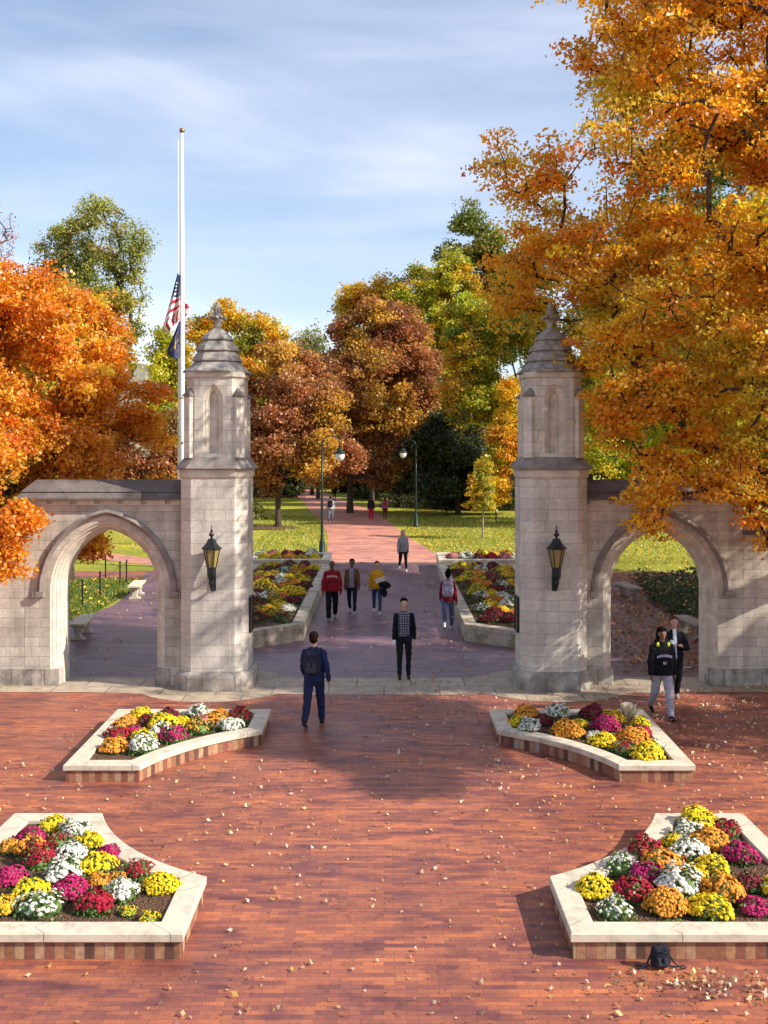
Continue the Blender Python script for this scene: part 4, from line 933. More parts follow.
# ------------------------------------------------------------------ benches
def make_bench(mat,label):
    t=thing('stone_bench',label,'bench',(0,0,0),0,'stone benches by the side walks')
    m=MB(); m.box(-.21,.21,-.82,.82,.40,.47); m.build('seat',mat,t,bevel=.012)
    for s in (-1,1):
        m=MB(); pr=[(.19,.0),(.19,.05),(.10,.09),(.08,.16),(.12,.24),(.10,.30),(.17,.36),(.18,.399)]
        y=s*.55
        m.loft([[(-w,y-.06,z),(w,y-.06,z),(w,y+.06,z),(-w,y+.06,z)] for w,z in pr]); m.build('leg',mat,t,bevel=.008)
    return t
b0=make_bench(M['bench'],'pale stone bench nearest the gate, seen through the left arch'); b0.location=(-8.08,28.4,.004); b0.rotation_euler=(0,0,R(5))
b1=copy_tree(b0,(-8.42,36.1,.004),R(6)); b1['label']='pale stone bench beside the chain posts, farther off through the left arch'
b2=make_bench(M['benchdark'],'shaded stone bench at the far end of the leaf strewn court, through the right arch'); b2.location=(8.2,35.6,.004); b2.rotation_euler=(0,0,R(8))
b3=copy_tree(b2,(8.22,28.3,.004),R(6)); b3['label']='shaded stone bench nearest the gate, half behind the right arch jamb'
# chain posts
pp=[(69,617),(82.5,608),(100,598),(120,586),(126.5,584),(105.5,579)]
pl=['nearest the gate','second from the gate','third from the gate, mid lawn edge','just left of the farther bench','tallest looking, beside the bench back','back corner of the fenced lawn']
P3=[]
for i,(px,py) in enumerate(pp):
    x,y=G(px,py); P3.append((x,y)); t=thing('chain_post','slim black post of the lawn chain, %s'%pl[i],'post',(x,y,0),0,'black posts around the left lawn')
    m=MB(); m.lathe([(.028,0),(.028,.84)],n=8); m.build('shaft',M['iron'],t)
    m=MB(); m.lathe([(.034,.841),(.04,.87),(.03,.90),(.01,.915)],n=8); m.build('cap',M['iron'],t)
seg=['between the two posts nearest the gate','between second and third posts','from the third post to the bench','short one behind the bench','across the back of the fenced lawn']
for i in range(5):
    a,b=Vector((*P3[i],.78)),Vector((*P3[i+1],.78)); m=MB()
    m.tube([a.lerp(b,k/10)-Vector((0,0,.16*math.sin(math.pi*k/10))) for k in range(11)],.009,5)
    o=m.build('chain',M['iron']); tag(o,'thin black chain %s'%seg[i],'chain','chains around the left lawn')

# ------------------------------------------------------------------ ground cover, grass, litter
def scatter(n,x0,x1,y0,y1,dens=None):
    pts=[]
    while len(pts)<n:
        X=rng.uniform(x0,x1,n); Yv=rng.uniform(y0,y1,n); 
        k=np.ones(n,bool) if dens is None else rng.uniform(0,1,n)<dens(X,Yv)
        pts+=list(zip(X[k],Yv[k]))
    return np.array(pts[:n])
def litter(name,label,pts,z,size,cols,curl=.5,parent=None):
    n=len(pts); Cn=np.column_stack([pts,np.full(n,z)]) if np.isscalar(z) else np.column_stack([pts,z])
    v=rand_dirs(n)*curl+np.array([0,0,1.]); v/=np.linalg.norm(v,axis=1,keepdims=True)
    s=rng.lognormal(-.05,.22,n)*size
    Cn[:,2]+=s*.5*np.sqrt(np.clip(1-v[:,2]**2,0,1))
    c=np.array(cols)[rng.integers(len(cols),size=n)]*(1+rng.normal(0,.15,(n,1)))
    # star-ish 6-gon leaves
    r=rand_dirs(n); u=np.cross(v,r); u/=np.linalg.norm(u,axis=1,keepdims=True); w=np.cross(v,u)
    L=[]
    for k,rr in enumerate((.55,.26,.5,.24,.52,.3,.48,.25)):
        a=2*np.pi*k/8; q=rng.uniform(.75,1.2,n); L.append(Cn+(u*np.cos(a)+w*np.sin(a)*.8)*(s*rr*q)[:,None]+v*(s*rng.uniform(0,.3,n))[:,None])
    o=np_mesh(name,np.stack(L,1).reshape(-1,3),8,M['litter'],col=c.clip(.01,.9)); tag(o,label,'fallen leaves',kind='stuff'); return o
pv=np.array
def inplanter(X,Yv):
    a=np.abs(X); b=np.abs(Yv-MID)
    return (a>1.85)&(a<4.9)&(b>1.0)&(b<4.55)&(a**2+b**2>3.6**2)
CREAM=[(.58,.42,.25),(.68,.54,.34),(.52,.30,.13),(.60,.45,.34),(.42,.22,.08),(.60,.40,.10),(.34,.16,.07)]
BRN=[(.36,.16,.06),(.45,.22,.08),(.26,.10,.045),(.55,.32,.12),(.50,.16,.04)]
cl=rng.uniform(-1,1,(60,2))*[5,6.5]+[0,15.5]
def dfront(X,Yv):
    nz=np.array([mnoise.noise(Vector((a*.5,b*.5,9))) for a,b in zip(X,Yv)])
    d=np.where(X>1.5,.75,.48)+nz*.5
    d=np.where((Yv>17)&(X<-.5),.12,d)
    return np.where(inplanter(X,Yv),0,d)
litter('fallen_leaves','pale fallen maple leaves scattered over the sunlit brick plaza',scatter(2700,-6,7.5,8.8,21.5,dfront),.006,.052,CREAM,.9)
p=np.concatenate([np.column_stack([rng.normal(3.5,.75,330),rng.normal(9.85,.18,330)]),np.column_stack([rng.normal(5.0,.5,150),rng.normal(9.7,.2,150)]),np.column_stack([rng.normal(2.6,.35,30),rng.normal(9.9,.12,30)])])
litter('leaf_drift','drift of cream leaves gathered before the near right planter',p[p[:,1]<10.2],.008,.052,CREAM,1.1)
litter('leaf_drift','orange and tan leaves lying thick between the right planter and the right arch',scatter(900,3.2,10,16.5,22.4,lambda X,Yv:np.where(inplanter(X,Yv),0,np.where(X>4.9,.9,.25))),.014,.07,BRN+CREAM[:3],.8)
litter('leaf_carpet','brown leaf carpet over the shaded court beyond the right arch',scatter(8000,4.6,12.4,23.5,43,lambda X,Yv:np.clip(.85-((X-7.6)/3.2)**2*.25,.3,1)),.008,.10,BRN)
litter('fallen_leaves','brown and tan leaves thinly spread on the bricks inside the gate',scatter(900,-2,2.1,19,46,lambda X,Yv:np.where(X>.6,.95,.3)),.012,.07,BRN+CREAM[:2])
litter('fallen_leaves','few tan leaves on the walk seen through the left arch',scatter(220,-9,-5.3,23.5,43),.008,.09,BRN+CREAM)
litter('leaf_scatter','yellow leaves dotting the left lawn',scatter(2600,-22,-2.7,48.5,95,lambda X,Yv:np.clip(1.25-(Yv-48)/45,.15,1)*np.where(X>-2.75-(Yv-53)*.078,0,1)),.02,.11,[(.75,.5,.04),(.7,.35,.05),(.6,.45,.1)],.6)
litter('leaf_scatter','yellow and orange leaves dotting the right lawn',scatter(4800,-1,18,43.6,95,lambda X,Yv:np.clip(1.25-(Yv-44)/45,.2,1)*np.where((Yv<53)&(X<8.6)&(Yv<52.2),0,1)*np.where(X<2.2-(Yv-53)*.072,0,1)),.02,.11,[(.75,.45,.04),(.7,.33,.05),(.6,.5,.12)],.6)
litter('leaf_scatter','small leaves on the fenced patch of lawn by the left benches',scatter(420,-13,-8.9,31.4,41),.05,.11,[(.7,.5,.05),(.6,.3,.06)],.6)
# grass blades on the fenced patch
n=9000; pts=scatter(n,-14,-8.85,31.1,41.1,lambda X,Yv:np.where((X>-9.3)&(Yv>38),0,1.0)*np.where((X>-9.2)&(Yv<32),0,1.)); 
lean=rng.normal(0,.03,(n,2)); hgt=rng.uniform(.06,.13,n); w=rand_dirs(n); w[:,2]=0; w/=np.linalg.norm(w,axis=1,keepdims=True)+1e-6
b0_=np.column_stack([pts,np.zeros(n)]); tp=np.column_stack([pts+lean,hgt])
Q=np.stack([b0_-w*.016,b0_+w*.016,tp+w*.004,tp-w*.004],1).reshape(-1,3)
o=np_mesh('grass',Q,4,M['leaf'],col=np.array([(.10,.17,.02)])*(1+rng.normal(0,.25,(n,1)))+rng.uniform(0,.05,(n,1))*np.array([[1,1,0]])); tag(o,'short green grass of the fenced patch beside the left benches','grass',kind='stuff')
# lawn blades further off (left and right lawns)
n=26000; pts=scatter(n,-22,18,46,80,lambda X,Yv:np.where((Yv>51)&(np.abs(X+.3+(Yv-53)*.075)<2.5),0,1.)*np.where((Yv<51.2)&(X<9),0,1.)*np.where((X<-7)&(Yv<66),0,1.))
lean=rng.normal(0,.04,(n,2)); hgt=rng.uniform(.05,.12,n); w=rand_dirs(n); w[:,2]=0; w/=np.linalg.norm(w,axis=1,keepdims=True)+1e-6
b0_=np.column_stack([pts,np.zeros(n)]); tp=np.column_stack([pts+lean,hgt])
Q=np.stack([b0_-w*.03,b0_+w*.03,tp+w*.008,tp-w*.008],1).reshape(-1,3)
o=np_mesh('grass',Q,4,M['leaf'],col=(np.array([(.33,.34,.04)])*(1+rng.normal(0,.3,(n,1)))).clip(.02,.9)); tag(o,'sunlit grass tufts of the lawns on both sides of the path','grass',kind='stuff')
# ground cover bed through right arch
poly=[(8.75,30.2),(8.6,34.0),(9.0,36.5),(9.6,41),(13,42.3),(16,42),(16,30.0),(10.5,29.4)]
sheet('planting_bed',poly,.02,M['mulch'])
def inpoly(X,Yv,P):
    ins=np.zeros(len(X),bool)
    for i in range(len(P)):
        (x1,y1),(x2,y2)=P[i-1],P[i]; c=((y1>Yv)!=(y2>Yv)); ins^= c&(X<(x2-x1)*(Yv-y1)/(y2-y1+1e-9)+x1)
    return ins
pts=scatter(9000,8.4,16,29.2,42.3,lambda X,Yv:inpoly(X,Yv,poly)*1.0); zz=rng.uniform(.06,.34,len(pts))*(1+.4*np.sin(pts[:,0]*3)*np.sin(pts[:,1]*2.1))
v=rand_dirs(len(pts))*.7+np.array([0,0,.8]); v/=np.linalg.norm(v,axis=1,keepdims=True)
o=np_mesh('ground_cover',quads(np.column_stack([pts,zz]),v,rng.uniform(.09,.17,len(pts))),4,M['leaf'],col=(np.array([(.045,.085,.02),(.08,.12,.03),(.03,.06,.015)])[rng.integers(3,size=len(pts))]*(1+rng.normal(0,.2,(len(pts),1)))).clip(.01,.9)); tag(o,'dark green ground cover filling the bed beyond the right arch','ground cover',kind='stuff')
px_=np.column_stack([rng.uniform(8.8,11.5,260),rng.uniform(30.5,41,260)]); litter('leaf_scatter','tan leaves caught on top of the dark ground cover',px_,.34,.11,BRN,.8)
# a few mulch rings
x,y=G(278,523); 
mb=MB(); mb.lathe([(2.0,.006),(1.2,.06),(.3,.10)],(G(278,521)[0],68,0),20); o=mb.build('mulch_ring',M['mulch'],smooth=True); o['kind']='structure'

# ------------------------------------------------------------------ people
def remesh(mb, name, mat, parent, vox=.014, wr=.0, smooth_it=2, extra=None):
    me=bpy.data.meshes.new('tmp'); me.from_pydata(mb.v,[],mb.f); me.update()
    bm=bmesh.new(); bm.from_mesh(me); bmesh.ops.recalc_face_normals(bm,faces=bm.faces); bm.to_mesh(me); bm.free()
    o=bpy.data.objects.new('tmp',me); C.objects.link(o)
    md=o.modifiers.new('r','REMESH'); md.mode='VOXEL'; md.voxel_size=vox; md.use_smooth_shade=True
    if smooth_it:
        s=o.modifiers.new('s','SMOOTH'); s.iterations=smooth_it; s.factor=.5
    dg=bpy.context.evaluated_depsgraph_get(); m2=bpy.data.meshes.new_from_object(o.evaluated_get(dg)); bpy.data.objects.remove(o); bpy.data.meshes.remove(me)
    m2.name=name
    if extra is not None and extra.v:
        bm=bmesh.new(); bm.from_mesh(m2); me3=bpy.data.meshes.new('t3'); me3.from_pydata(extra.v,[],extra.f); me3.update(); bm.from_mesh(me3); bmesh.ops.recalc_face_normals(bm,faces=bm.faces); bm.to_mesh(m2); bm.free()
    if wr:
        nv=len(m2.vertices); co=np.zeros(nv*3,dtype=np.float32); m2.vertices.foreach_get('co',co); co=co.reshape(-1,3)
        no=np.zeros(nv*3,dtype=np.float32); m2.vertices.foreach_get('normal',no); no=no.reshape(-1,3)
        h=np.array([mnoise.noise(Vector((c[0]*9,c[1]*9,c[2]*16)))+.6*mnoise.noise(Vector((c[0]*22,c[1]*22,c[2]*30))) for c in co])
        co+=no*(h*wr)[:,None]; m2.vertices.foreach_set('co',co.ravel())
    m2.materials.clear(); m2.materials.append(mat); m2.polygons.foreach_set('use_smooth',[True]*len(m2.polygons)); m2.update()
    ob=bpy.data.objects.new(name,m2); C.objects.link(ob); ob.parent=parent
    return ob
def caps(mb,p0,p1,r0,r1,n=10):
    p0=Vector(p0);p1=Vector(p1); d=(p1-p0); L=d.length; 
    if L<1e-6: return
    d/=L; pts=[];rs=[]
    for a in (80,50,20): pts.append(p0-d*r0*math.sin(R(a))); rs.append(r0*math.cos(R(a)))
    for k in range(0,5): f=k/4; pts.append(p0.lerp(p1,f)); rs.append(r0+(r1-r0)*f)
    for a in (20,50,80): pts.append(p1+d*r1*math.sin(R(a))); rs.append(r1*math.cos(R(a)))
    mb.tube(pts,rs,n)
def rings(mb,L,n=16):
    mb.loft([[(cx+rx*math.cos(2*math.pi*i/n),cy+ry*math.sin(2*math.pi*i/n),z) for i in range(n)] for (cx,cy,z,rx,ry) in L])
def fabric(name,c,var=.12,rough=.85): return plain(name,c,rough,var,14,spec=.15,bump=.15)
def person(label, px=None, fy=None, pos=None, H=1.72, face=0, skin=(.42,.24,.16), hair=(.02,.015,.012), hairstyle='short', top=(.1,.1,.1), pants=(.03,.03,.035), shoes=(.03,.03,.03), top_mat=None, pants_mat=None,
           legs=((14,6),(-16,22)), arms=((-14,12,8),(14,14,8)), loose=0.0, female=False, vox=.015, armin=(0,0), skirt=0, hood=False, openjacket=None, legscale=1.0, sleeve=True, shorts=False, group='people crossing the plaza', fat=1.0, tilt=0, pant_loose=0, gz=0.0):
    x,y=pos if pos else G(px,fy)
    S=H/1.75
    t=thing('person',label,'person',(x,y,gz+.006),R(face),group); t.scale=(S,S,S)
    sw=.150 if female else .168
    sk=plain('skin_tone',skin,.55,.08,6,spec=.3,bump=0)
    J={}
    for i,s in enumerate((-1,1)):
        a,b=legs[i]; a=R(a);b=R(b)
        hip=Vector((s*.092,0,.92)); kn=hip+.44*Vector((s*.02,-math.sin(a),-math.cos(a))); an=kn+.41*Vector((0,-math.sin(a-b),-math.cos(a-b)))
        J[i]=(hip,kn,an,a-b)
    low=min(J[0][2].z,J[1][2].z); dz=.075-low
    def up(v): return Vector((v.x,v.y,v.z+dz))
    J={k:(up(v[0]),up(v[1]),up(v[2]),v[3]) for k,v in J.items()}
    Z=lambda z:z+dz
    A={}
    for i,s in enumerate((-1,1)):
        swg,bend,ab=arms[i]; swg=R(swg); bend=R(bend); ab=R(ab); ai=R(armin[i])
        sh=Vector((s*sw,0,Z(1.395)))
        el=sh+.285*Vector((s*math.sin(ab),-math.sin(swg)*math.cos(ab),-math.cos(swg)*math.cos(ab)))
        a2=swg+bend; d2=Vector((s*math.sin(ab)*.3-s*math.sin(ai),-math.sin(a2)*math.cos(ai),-math.cos(a2)*math.cos(ai))).normalized()
        wr=el+.25*d2
        A[i]=(sh,el,wr,d2,s)
    # body
    b=MB()
    rings(b,[(0,0,Z(.84),.13,.10),(0,0,Z(.93),.155*fat,.115*fat),(0,0,Z(1.05),.135*fat,.10*fat),(0,0,Z(1.2),.15*fat,.11*fat),(0,0,Z(1.33),sw*.92,.115),(0,0,Z(1.42),sw*.85,.085),(0,.005,Z(1.48),.07,.06),(0,0,Z(1.50),.05,.05)])
    for i in (0,1):
        hip,kn,an,sh_=J[i]; caps(b,hip,kn,.085,.055); caps(b,kn,an,.054,.036)
        d=Vector((0,-math.cos(sh_*.5),-math.sin(max(0,-sh_))*.9)).normalized() if sh_<0 else Vector((0,-1,0))
        caps(b,an+Vector((0,.02,-.035)),an+d*.14+Vector((0,0,-.045)),.036,.03)
    for i in (0,1):
        sh,el,wr,d2,s=A[i]; caps(b,sh,el,.052,.040); caps(b,el,wr,.040,.026); caps(b,wr,wr+d2*.075,.030,.036)
    caps(b,(0,.005,Z(1.45)),(0,-.008,Z(1.55)),.052,.05)
    hc=Vector((0,-.015,Z(1.645))); ht=R(tilt)
    b.ell((0,.0,Z(1.668)),.080,.096,.098,14,10); b.ell((0,-.03,Z(1.60)),.055,.062,.07,12,8); b.ell((0,-.06,Z(1.565)),.03,.03,.025,8,6)
    b.tube([(0,-.09,Z(1.665)),(0,-.108,Z(1.63)),(0,-.112,Z(1.615))],[.009,.014,.012],6)
    for s in (-1,1): b.ell((s*.076,.0,Z(1.635)),.012,.022,.032,8,6)
    fing=MB()
    for i in (0,1):
        sh,el,wr,d2,s=A[i]
        side=Vector((0,-1,0)); side=(side-d2*side.dot(d2)); 
        if side.length<.3: side=Vector((0,0,1))-d2*d2.z
        side.normalize(); inn=d2.cross(side); 
        if inn.x*s>0: inn=-inn
        for k,(o,l) in enumerate(((-.027,.060),(-.009,.072),(.009,.068),(.027,.050))):
            p=wr+d2*.085+side*(-o)
            fing.tube([p,p+d2*l*.5+inn*.006,p+d2*l*.85+inn*.026],[.0095,.0085,.006],6)
        p=wr+d2*.03+side*.03; fing.tube([p,p+d2*.03+side*.028+inn*.006,p+d2*.055+side*.033+inn*.012],[.012,.010,.007],6)
    body=remesh(b,'body',sk,t,vox*.85,0,1,extra=fing)
    # face details
    if vox<.02:
        for s in (-1,1):
            m=MB(); m.ell((s*.028,-.083,Z(1.662)),.012,.009,.007,8,6); m.build('eye',plain('eye_dark',(.02,.015,.012),.2,.02,2),t,smooth=True)
        m=MB(); m.ell((0,-.089,Z(1.588)),.024,.008,.006,8,6); m.build('mouth',plain('lips',tuple(c*.6 for c in skin),.5,.02,3),t,smooth=True)
    # trousers
    pl=pant_loose
    m=MB()
    rings(m,[(0,0,Z(.80),.12,.10),(0,0,Z(.86),.155*fat+.015,.12*fat+.012),(0,0,Z(.95),.16*fat+.012,.12*fat+.012),(0,0,Z(1.06),.14*fat+.012,.105*fat+.012),(0,0,Z(1.075),.12*fat,.09*fat)])
    for i in (0,1):
        hip,kn,an,_=J[i]
        if shorts: caps(m,hip,hip.lerp(kn,.85),.10,.085)
        else:
            caps(m,hip,kn,.098+pl*.5,.068+pl); caps(m,kn,an.lerp(kn,.06),.066+pl,.05+pl)
    remesh(m,'trousers',pants_mat or fabric('trouser_cloth',pants),t,vox,.011)
    # shoes
    for i in (0,1):
        hip,kn,an,sh_=J[i]; m=MB()
        pitch=max(0,-sh_)*.8
        fw=Vector((0,-math.cos(pitch),-math.sin(pitch)))
        c0=an+Vector((0,.03,-.035)); c1=an+fw*.15+Vector((0,0,-.042))
        caps(m,c0,c1,.042,.034); caps(m,an+Vector((0,0,.03)),an+Vector((0,0,-.03)),.047,.043)
        # flat sole
        m.v=[(vx,vy,max(vz,an.z-.074-(max(0,-(vy-an.y))*math.tan(pitch)))) for vx,vy,vz in m.v]
        remesh(m,'shoe',fabric('shoe_leather',shoes,.1,.5),t,vox*.8,0,1)
    # top
    m=MB(); lo=loose
    zb=Z(.90-.04*(loose>.01))
    rings(m,[(0,0,zb,.155*fat+lo+.005,.12*fat+lo+.004),(0,0,Z(.96),.165*fat+lo+.008,.125*fat+lo+.006),(0,0,Z(1.08),.15*fat+lo+.01,.115*fat+lo+.01),(0,0,Z(1.22),.165*fat+lo*.8+.01,.125*fat+lo*.8+.01),(0,0,Z(1.33),sw+.012,.128),(0,.0,Z(1.41),sw*.95,.10),(0,.0,Z(1.445),sw*.68,.085),(0,.005,Z(1.475),.085,.075),(0,0,Z(1.505),.068,.066)])
    if female and not openjacket: 
        for s in (-1,1): m.ell((s*.07,-.085,Z(1.28)),.065,.06,.065,10,8)
    for i in (0,1):
        sh,el,wr,d2,s=A[i]; caps(m,sh,el,.062+lo*.35,.053+lo*.5); 
        if sleeve: caps(m,el,wr-d2*.01,.054+lo*.5,.040+lo*.35)
    if hood:
        for k in range(10):
            a=math.pi*(k/9); m.ell((.095*math.cos(a),.03+.085*math.sin(a),Z(1.49)+.03*math.sin(a)),.045,.045,.04,8,6)
    tm=remesh(m,'top',top_mat or fabric('top_cloth',top),t,vox,.014)
    # hair
    hm=plain('hair_strands',hair,.95,.25,40,spec=.08)
    if hairstyle!='bald':
        m=MB(); m.ell((0,.016,Z(1.700)),.094,.108,.092,14,10)
        m.ell((0,.042,Z(1.645)),.088,.082,.085,12,8)
        if hairstyle in('short','quiff'): m.ell((0,-.04,Z(1.745)),.06,.05,.025,10,6)
        if hairstyle=='beanie':
            m.ell((0,.02,Z(1.70)),.10,.112,.095,14,10); m.ell((0,.06,Z(1.62)),.11,.085,.12,12,8)
        if hairstyle in('long','beanie_long'):
            for s in (-1,0,1): caps(m,(s*.05,.06,Z(1.66)),(s*.075,.07-(.03 if s else 0),Z(1.42)),.05,.035)
        if hairstyle=='bun': m.ell((0,.05,Z(1.80)),.055,.055,.05,10,8); m.ell((0,.04,Z(1.765)),.035,.035,.03,8,6)
        if hairstyle=='afro': m.ell((0,.03,Z(1.70)),.105,.105,.10,14,10)
        if hairstyle=='locs':
            for s in (-1,1):
                for k in range(3): caps(m,(s*.07,.0+.03*k,Z(1.68)),(s*.10,.01+.03*k,Z(1.52)),.03,.02)
        # cut the front open so the face shows
        m.v=[(vx,max(vy,-.075) if vz>Z(1.70) else max(vy,-.02),vz) if hairstyle!='beanie' else (vx,max(vy,-.085),max(vz,Z(1.695)) if vy<.0 else vz) for vx,vy,vz in m.v]
        remesh(m,'hat' if hairstyle=='beanie' else 'hair',fabric('knit_black',(.004,.004,.005),.2,1.0) if hairstyle=='beanie' else hm,t,vox*.8,.004,1)
    t['_dz']=dz
    return t,A,S,dz,tm
def local(t,p):
    return t.matrix_basis @ Vector(p)
def upd(): bpy.context.view_layer.update()
def text_on(parent,txt,x,y,z,size,mat,arc=0,name='lettering'):
    cu=bpy.data.curves.new('lettering','FONT'); cu.body=txt; cu.size=size; cu.align_x='CENTER'; cu.extrude=.002; cu.offset=.002
    o=bpy.data.objects.new('tmp',cu); C.objects.link(o); dg=bpy.context.evaluated_depsgraph_get(); me=bpy.data.meshes.new_from_object(o.evaluated_get(dg)); bpy.data.objects.remove(o)
    for v in me.vertices: 
        xx=v.co.x; zz=v.co.y-arc*xx*xx; yy=v.co.z; v.co=(x+xx, y+ .9*xx*xx*1.6 - yy, z+zz)
    me.materials.clear(); me.materials.append(mat)
    ob=bpy.data.objects.new(name,me); C.objects.link(ob); ob.parent=parent; return ob
def backpack(label, loc, rz, c1, c2, S=1.0, straps=True, worn=True, cat='backpack',mat=None):
    t=thing('backpack',label,cat,loc,rz); t.scale=(S,S,S)
    m1=mat or fabric('pack_cloth',c1,.2); m2=fabric('pack_trim',c2,.2)
    m=MB(); caps(m,(-.06,0,.10),(-.06,0,.36),.09,.08); caps(m,(.06,0,.10),(.06,0,.36),.09,.08); m.ell((0,0,.23),.15,.09,.22,14,10); remesh(m,'main_bag',m1,t,.013,.005)
    m=MB(); caps(m,(-.05,.085,.09),(-.05,.085,.20),.045,.04); caps(m,(.05,.085,.09),(.05,.085,.20),.045,.04); caps(m,(-.06,.085,.10),(.06,.085,.10),.045,.045); remesh(m,'pocket',m2,t,.013,.004)
    m=MB(); m.tube([(-.04,0,.43),(-.03,-.01,.475),(.03,-.01,.475),(.04,0,.43)],.010,6); m.build('handle',m2,t,smooth=True)
    m=MB(); m.tube([(-.12,.06,.30),(0,.10,.36),(.12,.06,.30)],.006,5); m.build('zip',M['iron'],t)
    for s in (-1,1):
        m=MB()
        if worn: m.tube([(s*.09,-.05,.40),(s*.10,-.13,.455),(s*.115,-.24,.44),(s*.125,-.325,.34),(s*.14,-.30,.2),(s*.15,-.12,.10),(s*.10,-.02,.06)],[.014,.017,.017,.015,.012,.009,.009],6)
        else: m.tube([(s*.10,-.05,.30),(s*.20,.02,.10),(s*.30,.06,.02),(s*.38,.02,.012),(s*.36,-.05,.012),(s*.22,.0,.02),(s*.10,0,.03)],[.016]*3+[.012]*4,6)
        m.build('strap',m2,t,smooth=True)
    return t
def place_pack(pr,label,c1,c2,S=1.0,mat=None):
    t,A,Sx,dz,_=pr
    rz=t.rotation_euler.z
    lo=Vector((0,.185,1.0+dz))*Sx
    p=Matrix.Rotation(rz,3,'Z')@lo+t.location
    return backpack(label,p,rz,c1,c2,Sx*S,mat=mat)
def at_hand(pr,i,along=.09,dx=(0,0,0)):
    t,A,Sx,dz,_=pr; sh,el,wr,d2,s=A[i]; p=(wr+d2*along+Vector(dx))*Sx
    return Matrix.Rotation(t.rotation_euler.z,3,'Z')@p+t.location
def cup(label,p,parent=None):
    t=thing('paper_cup',label,'cup',(p.x,p.y,p.z-.06)); m=MB(); m.lathe([(.028,0),(.038,.10)],n=14); m.build('cup_body',M['white'],t,smooth=True)
    m=MB(); m.lathe([(.040,.101),(.041,.112),(.033,.118)],n=14); m.build('lid',M['white'],t)
# plaid and pattern materials
def plaid():
    m,nt,b=newmat('plaid_front_cardigan'); L=nt.links.new
    tc=N(nt,'ShaderNodeTexCoord'); sp=N(nt,'ShaderNodeSeparateXYZ'); L(tc.outputs['Object'],sp.inputs[0])
    def lines(out,period,th):
        d=N(nt,'ShaderNodeMath',operation='DIVIDE'); L(out,d.inputs[0]); d.inputs[1].default_value=period
        f=N(nt,'ShaderNodeMath',operation='FRACT'); L(d.outputs[0],f.inputs[0]); l=N(nt,'ShaderNodeMath',operation='LESS_THAN'); L(f.outputs[0],l.inputs[0]); l.inputs[1].default_value=th; return l.outputs[0]
    a=lines(sp.outputs['X'],.055,.26); c=lines(sp.outputs['Z'],.055,.26)
    mx=N(nt,'ShaderNodeMath',operation='MAXIMUM'); L(a,mx.inputs[0]); L(c,mx.inputs[1])
    pl=mixc(nt,(.20,.19,.24),(.015,.016,.03),mx.outputs[0])
    ab=N(nt,'ShaderNodeMath',operation='ABSOLUTE'); L(sp.outputs['X'],ab.inputs[0]); g=N(nt,'ShaderNodeMath',operation='GREATER_THAN'); L(ab.outputs[0],g.inputs[0]); g.inputs[1].default_value=.125
    L(mixc(nt,pl,(.008,.009,.014),g.outputs[0]),b.inputs['Base Color']); b.inputs['Roughness'].default_value=.85; b.inputs['Specular IOR Level'].default_value=.1
    return m
def open_jacket(outer,inner,w=.07):
    m,nt,b=newmat('open_jacket'); L=nt.links.new
    tc=N(nt,'ShaderNodeTexCoord'); sp=N(nt,'ShaderNodeSeparateXYZ'); L(tc.outputs['Object'],sp.inputs[0])
    ab=N(nt,'ShaderNodeMath',operation='ABSOLUTE'); L(sp.outputs['X'],ab.inputs[0]); g=N(nt,'ShaderNodeMath',operation='LESS_THAN'); L(ab.outputs[0],g.inputs[0]); g.inputs[1].default_value=w
    g2=N(nt,'ShaderNodeMath',operation='LESS_THAN'); L(sp.outputs['Y'],g2.inputs[0]); g2.inputs[1].default_value=-.04
    mu=N(nt,'ShaderNodeMath',operation='MULTIPLY'); L(g.outputs[0],mu.inputs[0]); L(g2.outputs[0],mu.inputs[1])
    no=N(nt,'ShaderNodeTexNoise',Scale=20.0,Detail=4.0); L(tc.outputs['Object'],no.inputs['Vector']); r=ramp(nt,[(.3,tuple(c*.7 for c in inner)),(.7,tuple(c*1.2 for c in inner))]); L(no.outputs['Fac'],r.inputs[0])
    L(mixc(nt,outer,r.outputs[0],mu.outputs[0]),b.inputs['Base Color']); b.inputs['Roughness'].default_value=.85; b.inputs['Specular IOR Level'].default_value=.1
    return m
def floral():
    m,nt,b=newmat('floral_cloth'); L=nt.links.new
    tc=N(nt,'ShaderNodeTexCoord'); vo=N(nt,'ShaderNodeTexVoronoi',Scale=34.0); L(tc.outputs['Object'],vo.inputs['Vector'])
    r=ramp(nt,[(.0,(.50,.22,.30)),(.3,(.46,.46,.52)),(.6,(.36,.36,.48)),(.8,(.10,.12,.25))]); L(vo.outputs['Distance'],r.inputs[0]); L(r.outputs[0],b.inputs['Base Color']); b.inputs['Roughness'].default_value=.8
    return m
def speckle():
    m,nt,b=newmat('speckled_grey_knit'); L=nt.links.new
    tc=N(nt,'ShaderNodeTexCoord'); vo=N(nt,'ShaderNodeTexNoise',Scale=60.0,Detail=3.0); L(tc.outputs['Object'],vo.inputs['Vector'])
    r=ramp(nt,[(.4,(.20,.19,.24)),(.55,(.42,.41,.47))]); L(vo.outputs['Fac'],r.inputs[0]); L(r.outputs[0],b.inputs['Base Color']); b.inputs['Roughness'].default_value=.85
    return m
# 1 navy man walking away
a=person('man walking away in navy jacket and trousers with a backpack, before the left planter',px=314,fy=726,H=1.70,face=172,skin=(.5,.30,.22),hair=(.016,.008,.005),top=(.018,.026,.075),pants=(.018,.024,.065),shoes=(.02,.02,.025),legs=((18,6),(-14,26)),arms=((-18,34,18),(14,30,12)),loose=.02,fat=1.05,pant_loose=.012,vox=.013)
place_pack(a,'black and grey backpack on the navy dressed man',(.025,.028,.045),(.05,.055,.075),1.05)
